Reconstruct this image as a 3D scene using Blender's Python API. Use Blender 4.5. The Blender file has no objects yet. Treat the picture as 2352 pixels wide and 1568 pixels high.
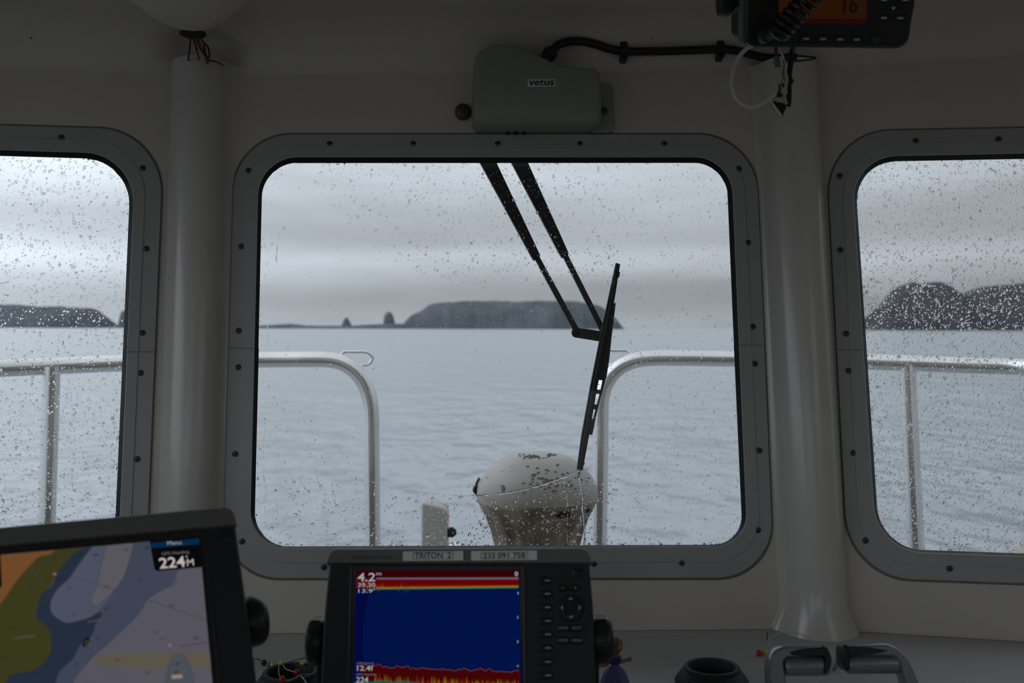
import bpy, bmesh, math, random
from mathutils import Vector as V, Matrix
from mathutils.geometry import tessellate_polygon
random.seed(7)
sc = bpy.context.scene
COL = sc.collection

# ------------------------------------------------------------------ camera, world, exposure
FPX = 2287.0                       # 35 mm lens on a 36 mm wide frame, in pixels of the 2352 wide photograph
EYE = V((0, 0, 1.6))
PITCH = math.atan(31 / FPX)
ROLL = 0.00255
cF = V((0, math.cos(PITCH), -math.sin(PITCH)))
cU0 = V((0, math.sin(PITCH), math.cos(PITCH)))
cR0 = V((1, 0, 0))
cR = cR0 * math.cos(ROLL) + cU0 * math.sin(ROLL)
cU = cU0 * math.cos(ROLL) - cR0 * math.sin(ROLL)
cam_d = bpy.data.cameras.new('camera')
cam = bpy.data.objects.new('camera', cam_d)
COL.objects.link(cam)
cam_d.sensor_width = 36.0
cam_d.lens = 36.0 * FPX / 2352.0
cam_d.clip_start = 0.05
cam_d.clip_end = 60000
cam_d.dof.use_dof = True
cam_d.dof.focus_distance = 1.52
cam_d.dof.aperture_fstop = 6.3
m3 = Matrix((cR, cU, -cF)).transposed()
cam.matrix_world = Matrix.Translation(EYE) @ m3.to_4x4()
sc.camera = cam
sc.view_settings.view_transform = 'Standard'
sc.view_settings.look = 'None'
sc.view_settings.gamma = 1
sc.view_settings.exposure = 0
sc.view_settings.use_curve_mapping = False
sc.cycles.use_denoising = True
sc.cycles.max_bounces = 12
sc.cycles.transparent_max_bounces = 24

world = bpy.data.worlds.new('overcast_sky')
sc.world = world
world.use_nodes = True
nt = world.node_tree
nt.nodes.clear()


def nd(tree, typ, **kw):
    n = tree.nodes.new(typ)
    for k, v in kw.items():
        if k in n.inputs.keys():
            n.inputs[k].default_value = v
        else:
            setattr(n, k, v)
    return n


def ln(tree, a, b, oi=0, ii=0):
    tree.links.new(a.outputs[oi], b.inputs[ii])


def mth(tree, op, a, b=None, clamp=False):
    n = tree.nodes.new('ShaderNodeMath')
    n.operation = op
    n.use_clamp = clamp
    for i, v in enumerate((a, b)):
        if v is None:
            continue
        if isinstance(v, (int, float)):
            n.inputs[i].default_value = v
        else:
            tree.links.new(v, n.inputs[i])
    return n.outputs[0]


tc = nd(nt, 'ShaderNodeTexCoord')
sep = nd(nt, 'ShaderNodeSeparateXYZ')
ln(nt, tc, sep)
mp = nd(nt, 'ShaderNodeMapping')
mp.inputs['Scale'].default_value = (2.4, 2.4, 17)
ln(nt, tc, mp)
nz = nd(nt, 'ShaderNodeTexNoise', Scale=1.0, Detail=4.0, Roughness=0.5)
ln(nt, mp, nz)
mp2 = nd(nt, 'ShaderNodeMapping')
mp2.inputs['Scale'].default_value = (5, 5, 30)
mp2.inputs['Location'].default_value = (3.1, 1.7, 0.4)
ln(nt, tc, mp2)
nz2 = nd(nt, 'ShaderNodeTexNoise', Scale=1.0, Detail=5.0, Roughness=0.55)
ln(nt, mp2, nz2)
warp = mth(nt, 'MULTIPLY', mth(nt, 'SUBTRACT', nz.outputs[0], 0.5), 0.06)
zz = mth(nt, 'ADD', sep.outputs[2], warp)
ramp = nd(nt, 'ShaderNodeValToRGB')
ln_ = nt.links.new(zz, ramp.inputs[0])
ramp.color_ramp.interpolation = 'B_SPLINE'
SKY = [(0.0, .42), (.024, .35), (.046, .40), (.066, .66), (.086, .42), (.115, .46), (.15, .66), (.20, .70), (.45, .74), (1.0, .82)]
el = ramp.color_ramp.elements
while len(el) < len(SKY):
    el.new(0.5)
for e, (p, c) in zip(el, SKY):
    e.position = p
    e.color = (c * .90, c * .985, c * 1.075, 1)
# thinner, brighter cloud towards the left, heavier cloud towards the right
azr = nd(nt, 'ShaderNodeValToRGB')
nt.links.new(mth(nt, 'MULTIPLY_ADD', sep.outputs[0], .5), azr.inputs[0])
for n_ in nt.nodes:
    if n_.type == 'MATH' and n_.operation == 'MULTIPLY_ADD' and not n_.inputs[2].is_linked:
        n_.inputs[2].default_value = .5
azr.color_ramp.interpolation = 'B_SPLINE'
AZ = [(.16, .62), (.28, .53), (.345, .41), (.41, .345), (.5, .335), (.62, .325), (.70, .275), (.82, .24)]
el2 = azr.color_ramp.elements
while len(el2) < len(AZ):
    el2.new(.5)
for e_, (p_, c_) in zip(el2, AZ):
    e_.position = p_
    e_.color = (c_, c_, c_, 1)
lr = mth(nt, 'MULTIPLY', azr.outputs[0], 3.0)
cl = mth(nt, 'MULTIPLY_ADD', nz2.outputs[0], 0.5)
nt.nodes[-1].inputs[2].default_value = 0.75
fac = mth(nt, 'MULTIPLY', lr, cl)
bg = nd(nt, 'ShaderNodeBackground')
ln(nt, ramp, bg)
nt.links.new(fac, bg.inputs[1])
wo = nd(nt, 'ShaderNodeOutputWorld')
ln(nt, bg, wo)


# ------------------------------------------------------------------ materials
def srgb(r, g, b):
    def f(c):
        c /= 255.0
        return c / 12.92 if c <= .04045 else ((c + .055) / 1.055) ** 2.4
    return (f(r), f(g), f(b), 1)


def pmat(name, col, rough=.5, metal=0.0, spec=.5, var=0.0, vscale=8.0, bump=0.0, bscale=60.0, specks=0.0, coat=0.0):
    m = bpy.data.materials.new(name)
    m.use_nodes = True
    t = m.node_tree
    b = t.nodes['Principled BSDF']
    b.inputs['Base Color'].default_value = (*col[:3], 1)
    b.inputs['Roughness'].default_value = rough
    b.inputs['Metallic'].default_value = metal
    b.inputs['Specular IOR Level'].default_value = spec
    b.inputs['Coat Weight'].default_value = coat
    tcx = t.nodes.new('ShaderNodeTexCoord')
    src = None
    if var > 0:
        n = nd(t, 'ShaderNodeTexNoise', Scale=vscale, Detail=6.0, Roughness=.6)
        ln(t, tcx, n, 3, 0)
        r = nd(t, 'ShaderNodeValToRGB')
        ln(t, n, r)
        r.color_ramp.elements[0].position = .3
        r.color_ramp.elements[1].position = .7
        r.color_ramp.elements[0].color = (*[c * (1 - var) for c in col[:3]], 1)
        r.color_ramp.elements[1].color = (*[min(1, c * (1 + var * .6)) for c in col[:3]], 1)
        src = r.outputs[0]
    if specks > 0:
        v = nd(t, 'ShaderNodeTexVoronoi', Scale=24.0)
        ln(t, tcx, v, 3, 0)
        n2 = nd(t, 'ShaderNodeTexNoise', Scale=5.0, Detail=2.0)
        ln(t, tcx, n2, 3, 0)
        thr = mth(t, 'MULTIPLY', mth(t, 'SUBTRACT', n2.outputs[0], .55, True), specks)
        f = mth(t, 'LESS_THAN', v.outputs[0], thr)
        mx = nd(t, 'ShaderNodeMix', data_type='RGBA')
        t.links.new(f, mx.inputs[0])
        if src is None:
            mx.inputs[6].default_value = (*col[:3], 1)
        else:
            t.links.new(src, mx.inputs[6])
        mx.inputs[7].default_value = (.03, .028, .022, 1)
        src = mx.outputs[2]
    if src is not None:
        t.links.new(src, b.inputs['Base Color'])
    if bump > 0:
        n = nd(t, 'ShaderNodeTexNoise', Scale=bscale, Detail=4.0)
        ln(t, tcx, n, 3, 0)
        bp = nd(t, 'ShaderNodeBump', Strength=bump, Distance=.002)
        ln(t, n, bp, 0, 2)
        t.links.new(bp.outputs[0], b.inputs['Normal'])
    return m


def emat(name, r, g, b, k=1.0):
    m = bpy.data.materials.new(name)
    m.use_nodes = True
    t = m.node_tree
    t.nodes.clear()
    e = nd(t, 'ShaderNodeEmission', Strength=k)
    e.inputs[0].default_value = srgb(r, g, b)
    o = nd(t, 'ShaderNodeOutputMaterial')
    ln(t, e, o)
    return m


M = {}
M['wall'] = pmat('painted_wall', (.61, .565, .49), .42, var=.07, vscale=3, bump=.15, bscale=25, specks=.35)
M['ceiling'] = pmat('painted_ceiling', (.63, .59, .52), .45, var=.06, vscale=3, bump=.15, bscale=20, specks=.35)
M['pillar'] = pmat('painted_pillar', (.62, .60, .56), .22, spec=.7, var=.06, vscale=4, bump=.3, bscale=18)
M['frame'] = pmat('grey_frame', (.385, .385, .375), .5, var=.05, vscale=6, bump=.1, bscale=150)
M['sealant'] = pmat('sealant', (.20, .20, .19), .6)  # sealant bead, its dark tone also paints the shadow band round the frame
M['gasket'] = pmat('black_rubber', (.012, .012, .013), .6, bump=.4, bscale=300)
M['lip'] = pmat('pale_highlight_edge', (.75, .74, .72), .4)  # frame lip coloured pale, the light caught along its edge put into the colour
M['dash'] = pmat('grey_dash', (.47, .465, .46), .45, var=.06, vscale=6, bump=.1, bscale=120)
M['screw'] = pmat('screw_steel', (.11, .11, .105), .45, .7)
M['black'] = pmat('black_plastic', (.007, .007, .0075), .4)
M['matblack'] = pmat('matt_black_plastic', (.016, .017, .019), .6, bump=.2, bscale=500)
M['bezel'] = pmat('dark_grey_bezel', (.13, .135, .125), .55)
M['darkface'] = pmat('charcoal_face', (.013, .014, .018), .6, bump=.2, bscale=600)
M['cover'] = pmat('grey_green_cover', (.31, .325, .29), .42, var=.04)
M['steel'] = pmat('stainless_steel', (.74, .735, .72), .27, 1.0, var=.05, vscale=9)
M['wiper'] = pmat('wiper_black', (.02, .02, .02), .45)
M['wiper_bar'] = pmat('wiper_dark_steel', (.06, .06, .056), .45, .3)
M['rubber'] = pmat('blade_rubber', (.006, .006, .007), .55)
M['gelcoat'] = pmat('weathered_gelcoat', (.38, .36, .325), .45, var=.12, vscale=12)
M['gelbase'] = pmat('stained_gelcoat', (.25, .20, .135), .5, var=.6, vscale=22)
M['cream'] = pmat('cream_paint', (.47, .44, .40), .5, var=.1)
M['grime'] = pmat('grime_and_hole_black', (.02, .019, .017), .8)
M['stain'] = pmat('brown_stain', (.20, .185, .155), .8)
M['deck'] = pmat('grey_deck', (.35, .36, .36), .7, var=.1)
M['wood'] = pmat('warm_bounce_wood', (.55, .43, .29), .5, var=.2, vscale=5)  # unseen rear wall and floor, tan added to bounce warm light forward
M['hull'] = pmat('hull_paint', (.45, .46, .48), .4)
M['silver'] = pmat('silver_grey_metal', (.23, .24, .25), .32, .55)
M['white_cable'] = pmat('white_cable', (.62, .62, .60), .4)
M['red_wire'] = pmat('red_wire', (.16, .012, .014), .5)
M['green_wire'] = pmat('green_sleeve', (.10, .16, .14), .5)
M['white_plug'] = pmat('white_plug', (.5, .47, .44), .5)
M['yellow_wire'] = pmat('yellow_green_wire', (.16, .17, .06), .5)
M['label'] = pmat('white_tape', (.68, .68, .67), .6)
M['ink'] = pmat('black_ink', (.02, .02, .022), .7)
M['lettering'] = pmat('grey_lettering', (.33, .33, .33), .6)
M['faint'] = pmat('faint_lettering', (.05, .05, .05), .6)
M['red_bead'] = pmat('red_bead', (.62, .02, .06), .3)
M['crimson_bead'] = pmat('scarlet_bead', (.45, .012, .015), .3)
M['lime_bead'] = pmat('lime_bead', (.48, .62, .05), .3)
M['dark_bead'] = pmat('dark_bead', (.012, .016, .018), .35)
M['teal_bead'] = pmat('teal_bead', (.05, .22, .26), .35)
M['line'] = pmat('fishing_line', (.65, .65, .63), .25)
M['skin'] = pmat('doll_skin', (.36, .17, .075), .5)
M['hair'] = pmat('doll_hair', (.14, .10, .055), .6, var=.6, vscale=200)
M['purple'] = pmat('purple_cloth', (.10, .085, .25), .6, var=.2, vscale=60)
M['bluecloth'] = pmat('blue_cloth', (.02, .02, .16), .6)
M['rock'] = pmat('hazed_island_rock', (.125, .138, .152), .95, spec=.1, var=.3, vscale=.012)  # far rock: distance haze put into the paler blue-grey colour
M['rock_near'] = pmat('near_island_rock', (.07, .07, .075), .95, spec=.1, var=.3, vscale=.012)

# glass: clear pane with a faint reflection
m = bpy.data.materials.new('window_glass')
m.use_nodes = True
t = m.node_tree
t.nodes.clear()
tr = nd(t, 'ShaderNodeBsdfTransparent')
tr.inputs[0].default_value = (.985, .99, .99, 1)
gl = nd(t, 'ShaderNodeBsdfGlossy', Roughness=.02)
mx = nd(t, 'ShaderNodeMixShader')
lw = nd(t, 'ShaderNodeFresnel', IOR=1.35)
ln(t, lw, mx)
ln(t, tr, mx, 0, 1)
ln(t, gl, mx, 0, 2)
o = nd(t, 'ShaderNodeOutputMaterial')
ln(t, mx, o)
M['glass'] = m
m = bpy.data.materials.new('rain_water')
m.use_nodes = True
t = m.node_tree
t.nodes.clear()
rf = nd(t, 'ShaderNodeBsdfRefraction', Roughness=0.0, IOR=1.36)
gl = nd(t, 'ShaderNodeBsdfGlossy', Roughness=.02)
mx = nd(t, 'ShaderNodeMixShader')
mx.inputs[0].default_value = .04
ln(t, rf, mx, 0, 1)
ln(t, gl, mx, 0, 2)
o = nd(t, 'ShaderNodeOutputMaterial')
ln(t, mx, o)
M['water'] = m
# sea
m = bpy.data.materials.new('sea_water')
m.use_nodes = True
t = m.node_tree
b = t.nodes['Principled BSDF']
b.inputs['Base Color'].default_value = (.30, .335, .36, 1)
b.inputs['Roughness'].default_value = .2
b.inputs['IOR'].default_value = 1.33
tcx = nd(t, 'ShaderNodeTexCoord')
prev = None
for scl, st, dist, dt in (((.22, .2, 1), .5, .7, 2.0), ((.95, .5, 1), .75, .34, 2.5), ((3.2, 3.0, 1), .3, .04, 2.0)):
    mpx = nd(t, 'ShaderNodeMapping')
    mpx.inputs['Scale'].default_value = scl
    mpx.inputs['Rotation'].default_value = (0, 0, .25)
    ln(t, tcx, mpx, 3, 0)
    n = nd(t, 'ShaderNodeTexNoise', Scale=1.0, Detail=dt, Roughness=.55)
    ln(t, mpx, n)
    bp = nd(t, 'ShaderNodeBump', Strength=st, Distance=dist)
    t.links.new(n.outputs[0], bp.inputs['Height'])
    if prev:
        t.links.new(prev.outputs[0], bp.inputs['Normal'])
    prev = bp
t.links.new(prev.outputs[0], b.inputs['Normal'])
M['sea'] = m


# ------------------------------------------------------------------ geometry helpers
def ray(px, py):
    return cF + cR * ((px - 1176) / FPX) - cU * ((py - 784) / FPX)


def at(px, py, depth):
    """world point seen at a pixel at a forward distance (world Y) from the eye"""
    r = ray(px, py)
    return EYE + r * (depth / r.y)


HEEL = math.radians(0.65)          # the boat heels a little to the left
bX = V((math.cos(HEEL), 0, math.sin(HEEL)))
bY = V((0, 1, 0))
bZ = V((-math.sin(HEEL), 0, math.cos(HEEL)))


def bd(x, y, z):
    return bX * x + bY * y + bZ * z


def bw(x, y, z):
    """boat coordinates (origin at the eye) to world"""
    return EYE + bd(x, y, z)


class Plane:
    def __init__(s, o, t, u):
        s.o = o
        s.t = t.normalized()
        s.n = s.t.cross(u).normalized()          # t x up points to the viewer
        s.s = s.n.cross(s.t).normalized()

    def P(s, px, py, h=0.0):
        r = ray(px, py)
        k = ((s.o + s.n * h) - EYE).dot(s.n) / r.dot(s.n)
        return EYE + r * k

    def uv(s, px, py, h=0.0):
        d = s.P(px, py, h) - s.o
        return (d.dot(s.t), d.dot(s.s))

    def pt(s, u, v, h=0.0):
        return s.o + s.t * u + s.s * v + s.n * h


def thing(name, label, cat, loc, group=None):
    e = bpy.data.objects.new(name, None)
    e.empty_display_size = .02
    COL.objects.link(e)
    e.location = loc
    e['label'] = label
    e['category'] = cat
    if group:
        e['group'] = group
    return e


def wloc(o):
    p = V((0, 0, 0))
    while o is not None:
        p += o.location
        o = o.parent
    return p


def mk(name, verts, faces, mat, parent=None, smooth=True, label=None, cat=None, group=None, kind=None, origin=None, angle=None):
    base = wloc(parent) if parent else (origin if origin is not None else V((0, 0, 0)))
    me = bpy.data.meshes.new(name)
    me.from_pydata([tuple(V(v) - base) for v in verts], [], faces)
    bm = bmesh.new()
    bm.from_mesh(me)
    bmesh.ops.recalc_face_normals(bm, faces=bm.faces[:])
    if smooth:
        for f in bm.faces:
            f.smooth = True
        lim = math.radians(angle if angle else 38)
        for e in bm.edges:
            if len(e.link_faces) == 2 and e.calc_face_angle(0) > lim:
                e.smooth = False
    bm.to_mesh(me)
    bm.free()
    me.materials.append(M[mat] if isinstance(mat, str) else mat)
    ob = bpy.data.objects.new(name, me)
    COL.objects.link(ob)
    if parent:
        ob.parent = parent
    else:
        ob.location = base
    if label:
        ob['label'] = label
    if cat:
        ob['category'] = cat
    if group:
        ob['group'] = group
    if kind:
        ob['kind'] = kind
    return ob


def loft(rows, closed=True, cap0=False, cap1=False):
    vs, fs = [], []
    n = len(rows[0])
    for r in rows:
        vs += [V(p) for p in r]
    for i in range(len(rows) - 1):
        for j in range(n if closed else n - 1):
            a, b = i * n + j, i * n + (j + 1) % n
            fs.append((a, b, b + n, a + n))
    if cap0:
        fs.append(tuple(range(n)))
    if cap1:
        fs.append(tuple(range((len(rows) - 1) * n, len(rows) * n)))
    return vs, fs


def join(*parts):
    vs, fs = [], []
    for v, f in parts:
        k = len(vs)
        vs += list(v)
        fs += [tuple(i + k for i in q) for q in f]
    return vs, fs


def bez_corner(a, c, b, n=10):
    k = .5523
    p1 = (a[0] + (c[0] - a[0]) * k, a[1] + (c[1] - a[1]) * k)
    p2 = (b[0] + (c[0] - b[0]) * k, b[1] + (c[1] - b[1]) * k)
    out = []
    for i in range(n + 1):
        t = i / n
        w = ((1 - t) ** 3, 3 * t * (1 - t) ** 2, 3 * t * t * (1 - t), t ** 3)
        out.append(tuple(w[0] * a[j] + w[1] * p1[j] + w[2] * p2[j] + w[3] * b[j] for j in (0, 1)))
    return out


def rpoly(pts, r, n=6):
    """polygon with rounded corners; r a number or a list"""
    out = []
    N = len(pts)
    for i in range(N):
        c = pts[i]
        a, b = pts[i - 1], pts[(i + 1) % N]
        rr = r[i] if isinstance(r, (list, tuple)) else r
        if rr <= 0:
            out.append(c)
            continue
        la = math.dist(c, a)
        lb = math.dist(c, b)
        q = min(rr, la * .49, lb * .49)
        pa = (c[0] + (a[0] - c[0]) * q / la, c[1] + (a[1] - c[1]) * q / la)
        pb = (c[0] + (b[0] - c[0]) * q / lb, c[1] + (b[1] - c[1]) * q / lb)
        out += bez_corner(pa, c, pb, n)
    return out


def rrect(u0, v0, u1, v1, r, n=5):
    return rpoly([(u0, v1), (u1, v1), (u1, v0), (u0, v0)], r, n)


def inset(c, d):
    """move a closed uv contour inwards by d"""
    N = len(c)
    area = sum(c[i - 1][0] * c[i][1] - c[i][0] * c[i - 1][1] for i in range(N))
    sg = 1 if area > 0 else -1
    out = []
    for i in range(N):
        nx = ny = 0.0
        for a, b in ((c[i - 1], c[i]), (c[i], c[(i + 1) % N])):
            dx, dy = b[0] - a[0], b[1] - a[1]
            L = math.hypot(dx, dy)
            if L > 1e-9:
                nx += -dy / L
                ny += dx / L
        L = math.hypot(nx, ny) or 1
        out.append((c[i][0] + sg * nx / L * d, c[i][1] + sg * ny / L * d))
    return out


def poly_area(c):
    return abs(sum(c[i - 1][0] * c[i][1] - c[i][0] * c[i - 1][1] for i in range(len(c)))) / 2


def safe_inset(c, d):
    """inset that backs off where the outline would cross itself"""
    for _ in range(12):
        q = inset(c, d)
        tri = tessellate_polygon([[V((u, v, 0)) for u, v in q]])
        if abs(sum(poly_area([q[i] for i in t_]) for t_ in tri) - poly_area(q)) < .004 * poly_area(q):
            return q
        d *= .7
    return c


def prism(pl, c, prof, cap0=True, cap1=True):
    """loft a uv contour through (inset, height) steps"""
    rows = [[pl.pt(u, v, h) for u, v in (safe_inset(c, d) if d else c)] for d, h in prof]
    return loft(rows, True, cap0, cap1)


def slab(pl, c, h0, h1, bev=.0006):
    return prism(pl, c, [(0, h0), (0, h1 - bev), (bev, h1)])


def smooth_path(pts, sub=6):
    pts = [V(p) for p in pts]
    if len(pts) < 3:
        return pts
    out = []
    N = len(pts)
    for i in range(N - 1):
        p0, p1, p2, p3 = pts[max(i - 1, 0)], pts[i], pts[i + 1], pts[min(i + 2, N - 1)]
        for k in range(sub):
            t = k / sub
            out.append(.5 * ((2 * p1) + (p2 - p0) * t + (2 * p0 - 5 * p1 + 4 * p2 - p3) * t * t + (3 * p1 - p0 - 3 * p2 + p3) * t ** 3))
    out.append(pts[-1])
    return out


def tube(pts, r, seg=10, sub=6, closed_ends=True):
    pts = smooth_path(pts, sub) if sub else [V(p) for p in pts]
    N = len(pts)
    rows = []
    up = None
    for i, p in enumerate(pts):
        d = (pts[min(i + 1, N - 1)] - pts[max(i - 1, 0)])
        if d.length < 1e-9:
            d = V((0, 0, 1))
        d.normalize()
        if up is None:
            up = V((0, 0, 1)) if abs(d.z) < .9 else V((1, 0, 0))
        a = (up - d * up.dot(d)).normalized()
        up = a
        b = d.cross(a)
        rr = r(i / (N - 1)) if callable(r) else r
        rows.append([p + (a * math.cos(2 * math.pi * k / seg) + b * math.sin(2 * math.pi * k / seg)) * rr for k in range(seg)])
    return loft(rows, True, closed_ends, closed_ends)


def lathe(o, axis, prof, seg=24, cap0=False, cap1=False, x=None):
    axis = axis.normalized()
    a = x or (V((1, 0, 0)) if abs(axis.x) < .9 else V((0, 1, 0)))
    a = (a - axis * a.dot(axis)).normalized()
    b = axis.cross(a)
    rows = [[o + axis * h + (a * math.cos(2 * math.pi * k / seg) + b * math.sin(2 * math.pi * k / seg)) * r for k in range(seg)] for r, h in prof]
    return loft(rows, True, cap0, cap1)


def ball(o, r, seg=14, rings=8, sq=1.0):
    return lathe(o, V((0, 0, 1)), [(max(r * math.sin(math.pi * i / rings), 1e-5), -r * sq * math.cos(math.pi * i / rings)) for i in range(rings + 1)], seg, True, True)


def box(o, ax, ay, az, sx, sy, sz):
    vs = [o + ax * (sx * i) + ay * (sy * j) + az * (sz * k) for k in (-.5, .5) for j in (-.5, .5) for i in (-.5, .5)]
    return vs, [(0, 1, 3, 2), (4, 6, 7, 5), (0, 4, 5, 1), (2, 3, 7, 6), (0, 2, 6, 4), (1, 5, 7, 3)]


def fill(pl, loops, h=0.0):
    bm = bmesh.new()
    for lp in loops:
        vv = [bm.verts.new(pl.pt(u, v, h)) for u, v in lp]
        for i in range(len(vv)):
            bm.edges.new((vv[i - 1], vv[i]))
    bmesh.ops.triangle_fill(bm, use_beauty=True, use_dissolve=False, edges=bm.edges[:])
    bm.verts.index_update()
    vs = [v.co.copy() for v in bm.verts]
    fs = [tuple(v.index for v in f.verts) for f in bm.faces]
    bm.free()
    return vs, fs


_tx = {}


def text_raw(s, bold=0.0, shear=0.0):
    key = (s, bold, shear)
    if key in _tx:
        return _tx[key]
    cu = bpy.data.curves.new('t', 'FONT')
    cu.body = s
    cu.size = 1
    cu.offset = bold
    cu.shear = shear
    cu.resolution_u = 3
    ob = bpy.data.objects.new('t', cu)
    COL.objects.link(ob)
    bpy.context.view_layer.update()
    dg = bpy.context.evaluated_depsgraph_get()
    me = bpy.data.meshes.new_from_object(ob.evaluated_get(dg))
    vs = [(v.co.x, v.co.y) for v in me.vertices]
    fs = [tuple(p.vertices) for p in me.polygons]
    bpy.data.objects.remove(ob)
    bpy.data.curves.remove(cu)
    bpy.data.meshes.remove(me)
    x0, x1 = min(v[0] for v in vs), max(v[0] for v in vs)
    y0, y1 = min(v[1] for v in vs), max(v[1] for v in vs)
    r = ([((x - x0) / max(x1 - x0, 1e-6), (y - y0) / max(y1 - y0, 1e-6)) for x, y in vs], fs)
    _tx[key] = r
    return r


def text(name, s, pl, u0, v0, u1, v1, h, mat, parent, bold=0.0, shear=0.0, label=None):
    vs, fs = text_raw(s, bold, shear)
    return mk(name, [pl.pt(u0 + x * (u1 - u0), v0 + y * (v1 - v0), h) for x, y in vs], fs, mat, parent, smooth=False, label=label)


def textpx(name, s, pl, x0, y0, x1, y1, h, mat, parent, bold=0.0, shear=0.0):
    """text whose left/bottom/right/top follow the given photograph marks on the plane"""
    a = pl.uv(x0, (y0 + y1) / 2, h)
    b = pl.uv(x1, (y0 + y1) / 2, h)
    c = pl.uv((x0 + x1) / 2, y1, h)
    d = pl.uv((x0 + x1) / 2, y0, h)
    return text(name, s, pl, a[0], c[1], b[0], d[1], h, mat, parent, bold, shear)


# ------------------------------------------------------------------ the planes of the cabin
LEAN = .1117
Y0 = 1.538
ZD = -.455                          # dash height below the eye
ZT = .405                           # where the wall turns into the ceiling
ZC = .475
XL, XR = -.490, .452
AL, AR = math.radians(12.0), math.radians(13.7)


def wall_plane(xb, a):
    """a: turn of the panel towards the viewer, signed (+ right panel, - left panel)"""
    tdir = bd(math.cos(a), -math.sin(a), 0)
    out = bd(math.sin(a), math.cos(a), 0)
    return Plane(bw(xb, Y0, 0), tdir, bZ + out * LEAN)


PC = wall_plane(0, 0)
PR = wall_plane(XR, AR)
PL_ = wall_plane(XL, -AL)
PD = Plane(bw(0, 0, ZD), bX, bY)    # dash top, normal up


def bend_x(xb, a, z):
    return xb + LEAN * z * math.tan(a / 2)


def wall_y(z):
    return Y0 + LEAN * z


# ------------------------------------------------------------------ windows
def quad_halves(q, r, jl, jr, n=12):
    """q TL TR BR BL in pixels; returns upper and lower half outlines, split at the joint"""
    TL, TR, BR, BL = q
    lp = lambda a, b, y: (a[0] + (b[0] - a[0]) * (y - a[1]) / (b[1] - a[1]), y)

    def corner(a, c, b, rr):
        la, lb = math.dist(a, c), math.dist(b, c)
        pa = (c[0] + (a[0] - c[0]) * rr / la, c[1] + (a[1] - c[1]) * rr / la)
        pb = (c[0] + (b[0] - c[0]) * rr / lb, c[1] + (b[1] - c[1]) * rr / lb)
        return bez_corner(pa, c, pb, n)
    Lj, Rj = lp(TL, BL, jl), lp(TR, BR, jr)
    up = [(Lj[0], Lj[1] - .8)] + corner(BL, TL, TR, r[0]) + corner(TL, TR, BR, r[1]) + [(Rj[0], Rj[1] - .8)]
    lo = [(Rj[0], Rj[1] + .8)] + corner(TR, BR, BL, r[2]) + corner(BR, BL, TL, r[3]) + [(Lj[0], Lj[1] + .8)]
    return up, lo


def make_window(name, pl, label, glass, inner, mid, outer, radii, joints, screws):
    rg, ri, rm, ro = radii
    c = pl.P(*[sum(p[k] for p in glass) / 4 for k in (0, 1)])
    base = pl.P((glass[2][0] + glass[3][0]) / 2, (glass[2][1] + glass[3][1]) / 2, -.02)
    W = bpy.data.objects.new(name, None)
    COL.objects.link(W)
    W.location = base
    W['kind'] = 'structure'
    W['label'] = label
    HG = -.012
    g = quad_halves(glass, rg, *joints)
    i_ = quad_halves(inner, ri, *joints)
    m_ = quad_halves(mid, rm, *joints)
    o_ = quad_halves(outer, ro, *joints)
    for k in (0, 1):
        def row(c2, h):
            return [pl.P(x, y, h) for x, y in c2[k]]

        def shift(c2, d):
            cx = sum(p[0] for p in c2[0] + c2[1]) / len(c2[0] + c2[1])
            cy = sum(p[1] for p in c2[0] + c2[1]) / len(c2[0] + c2[1])
            f = lambda p: (p[0] + math.copysign(min(d, abs(p[0] - cx)), p[0] - cx) * min(1, abs(p[0] - cx) / 60), p[1] + math.copysign(d, p[1] - cy) * min(1, abs(p[1] - cy) / 60))
            return ([f(p) for p in c2[0]], [f(p) for p in c2[1]])
        rows = [row(o_, 0), row(o_, .0034), row(shift(o_, -1.2), .004), row(shift(m_, .9), .004), row(shift(m_, .3), .0028), row(shift(m_, -.3), .0028), row(shift(m_, -.8), .0052), row(shift(i_, .9), .0052)]
        v, f = loft(rows, False)
        mk('frame_half', v, f, 'frame', W)
        v, f = loft([row(shift(i_, .9), .0052), row(i_, .0045), row(i_, .0006), row(i_, -.003)], False)
        mk('metal_edge', v, f, 'lip', W)
    full = lambda c2: c2[0] + c2[1]
    rows = [[pl.P(x, y, .0008) for x, y in full(i_)], [pl.P(x, y, -.004) for x, y in full(i_)], [pl.P(x + random.uniform(-.8, .8), y + random.uniform(-.8, .8), HG) for x, y in full(g)], [pl.P(x, y, HG - .012) for x, y in full(g)]]
    v, f = loft(rows, True)
    mk('gasket', v, f, 'gasket', W)
    rows = [[pl.P(x, y, .0002) for x, y in [(p[0] + (6 if p[0] > sum(q[0] for q in full(o_)) / len(full(o_)) else -6) * .9, p[1] + (7 if p[1] > 780 else -5)) for p in full(o_)]], [pl.P(x, y, .0026) for x, y in full(o_)]]
    v, f = loft(rows, True)
    mk('sealant', v, f, 'sealant', W)
    gv = [pl.P(x, y, HG) for x, y in full(i_)]
    mk('glass_pane', gv, [tuple(range(len(gv)))], 'glass', W, smooth=False)
    for (sx, sy) in screws:
        put_screw(pl, sx, sy, .0042, W)
    return [pl.uv(x, y) for x, y in full(i_)]


_screw = {}


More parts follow.
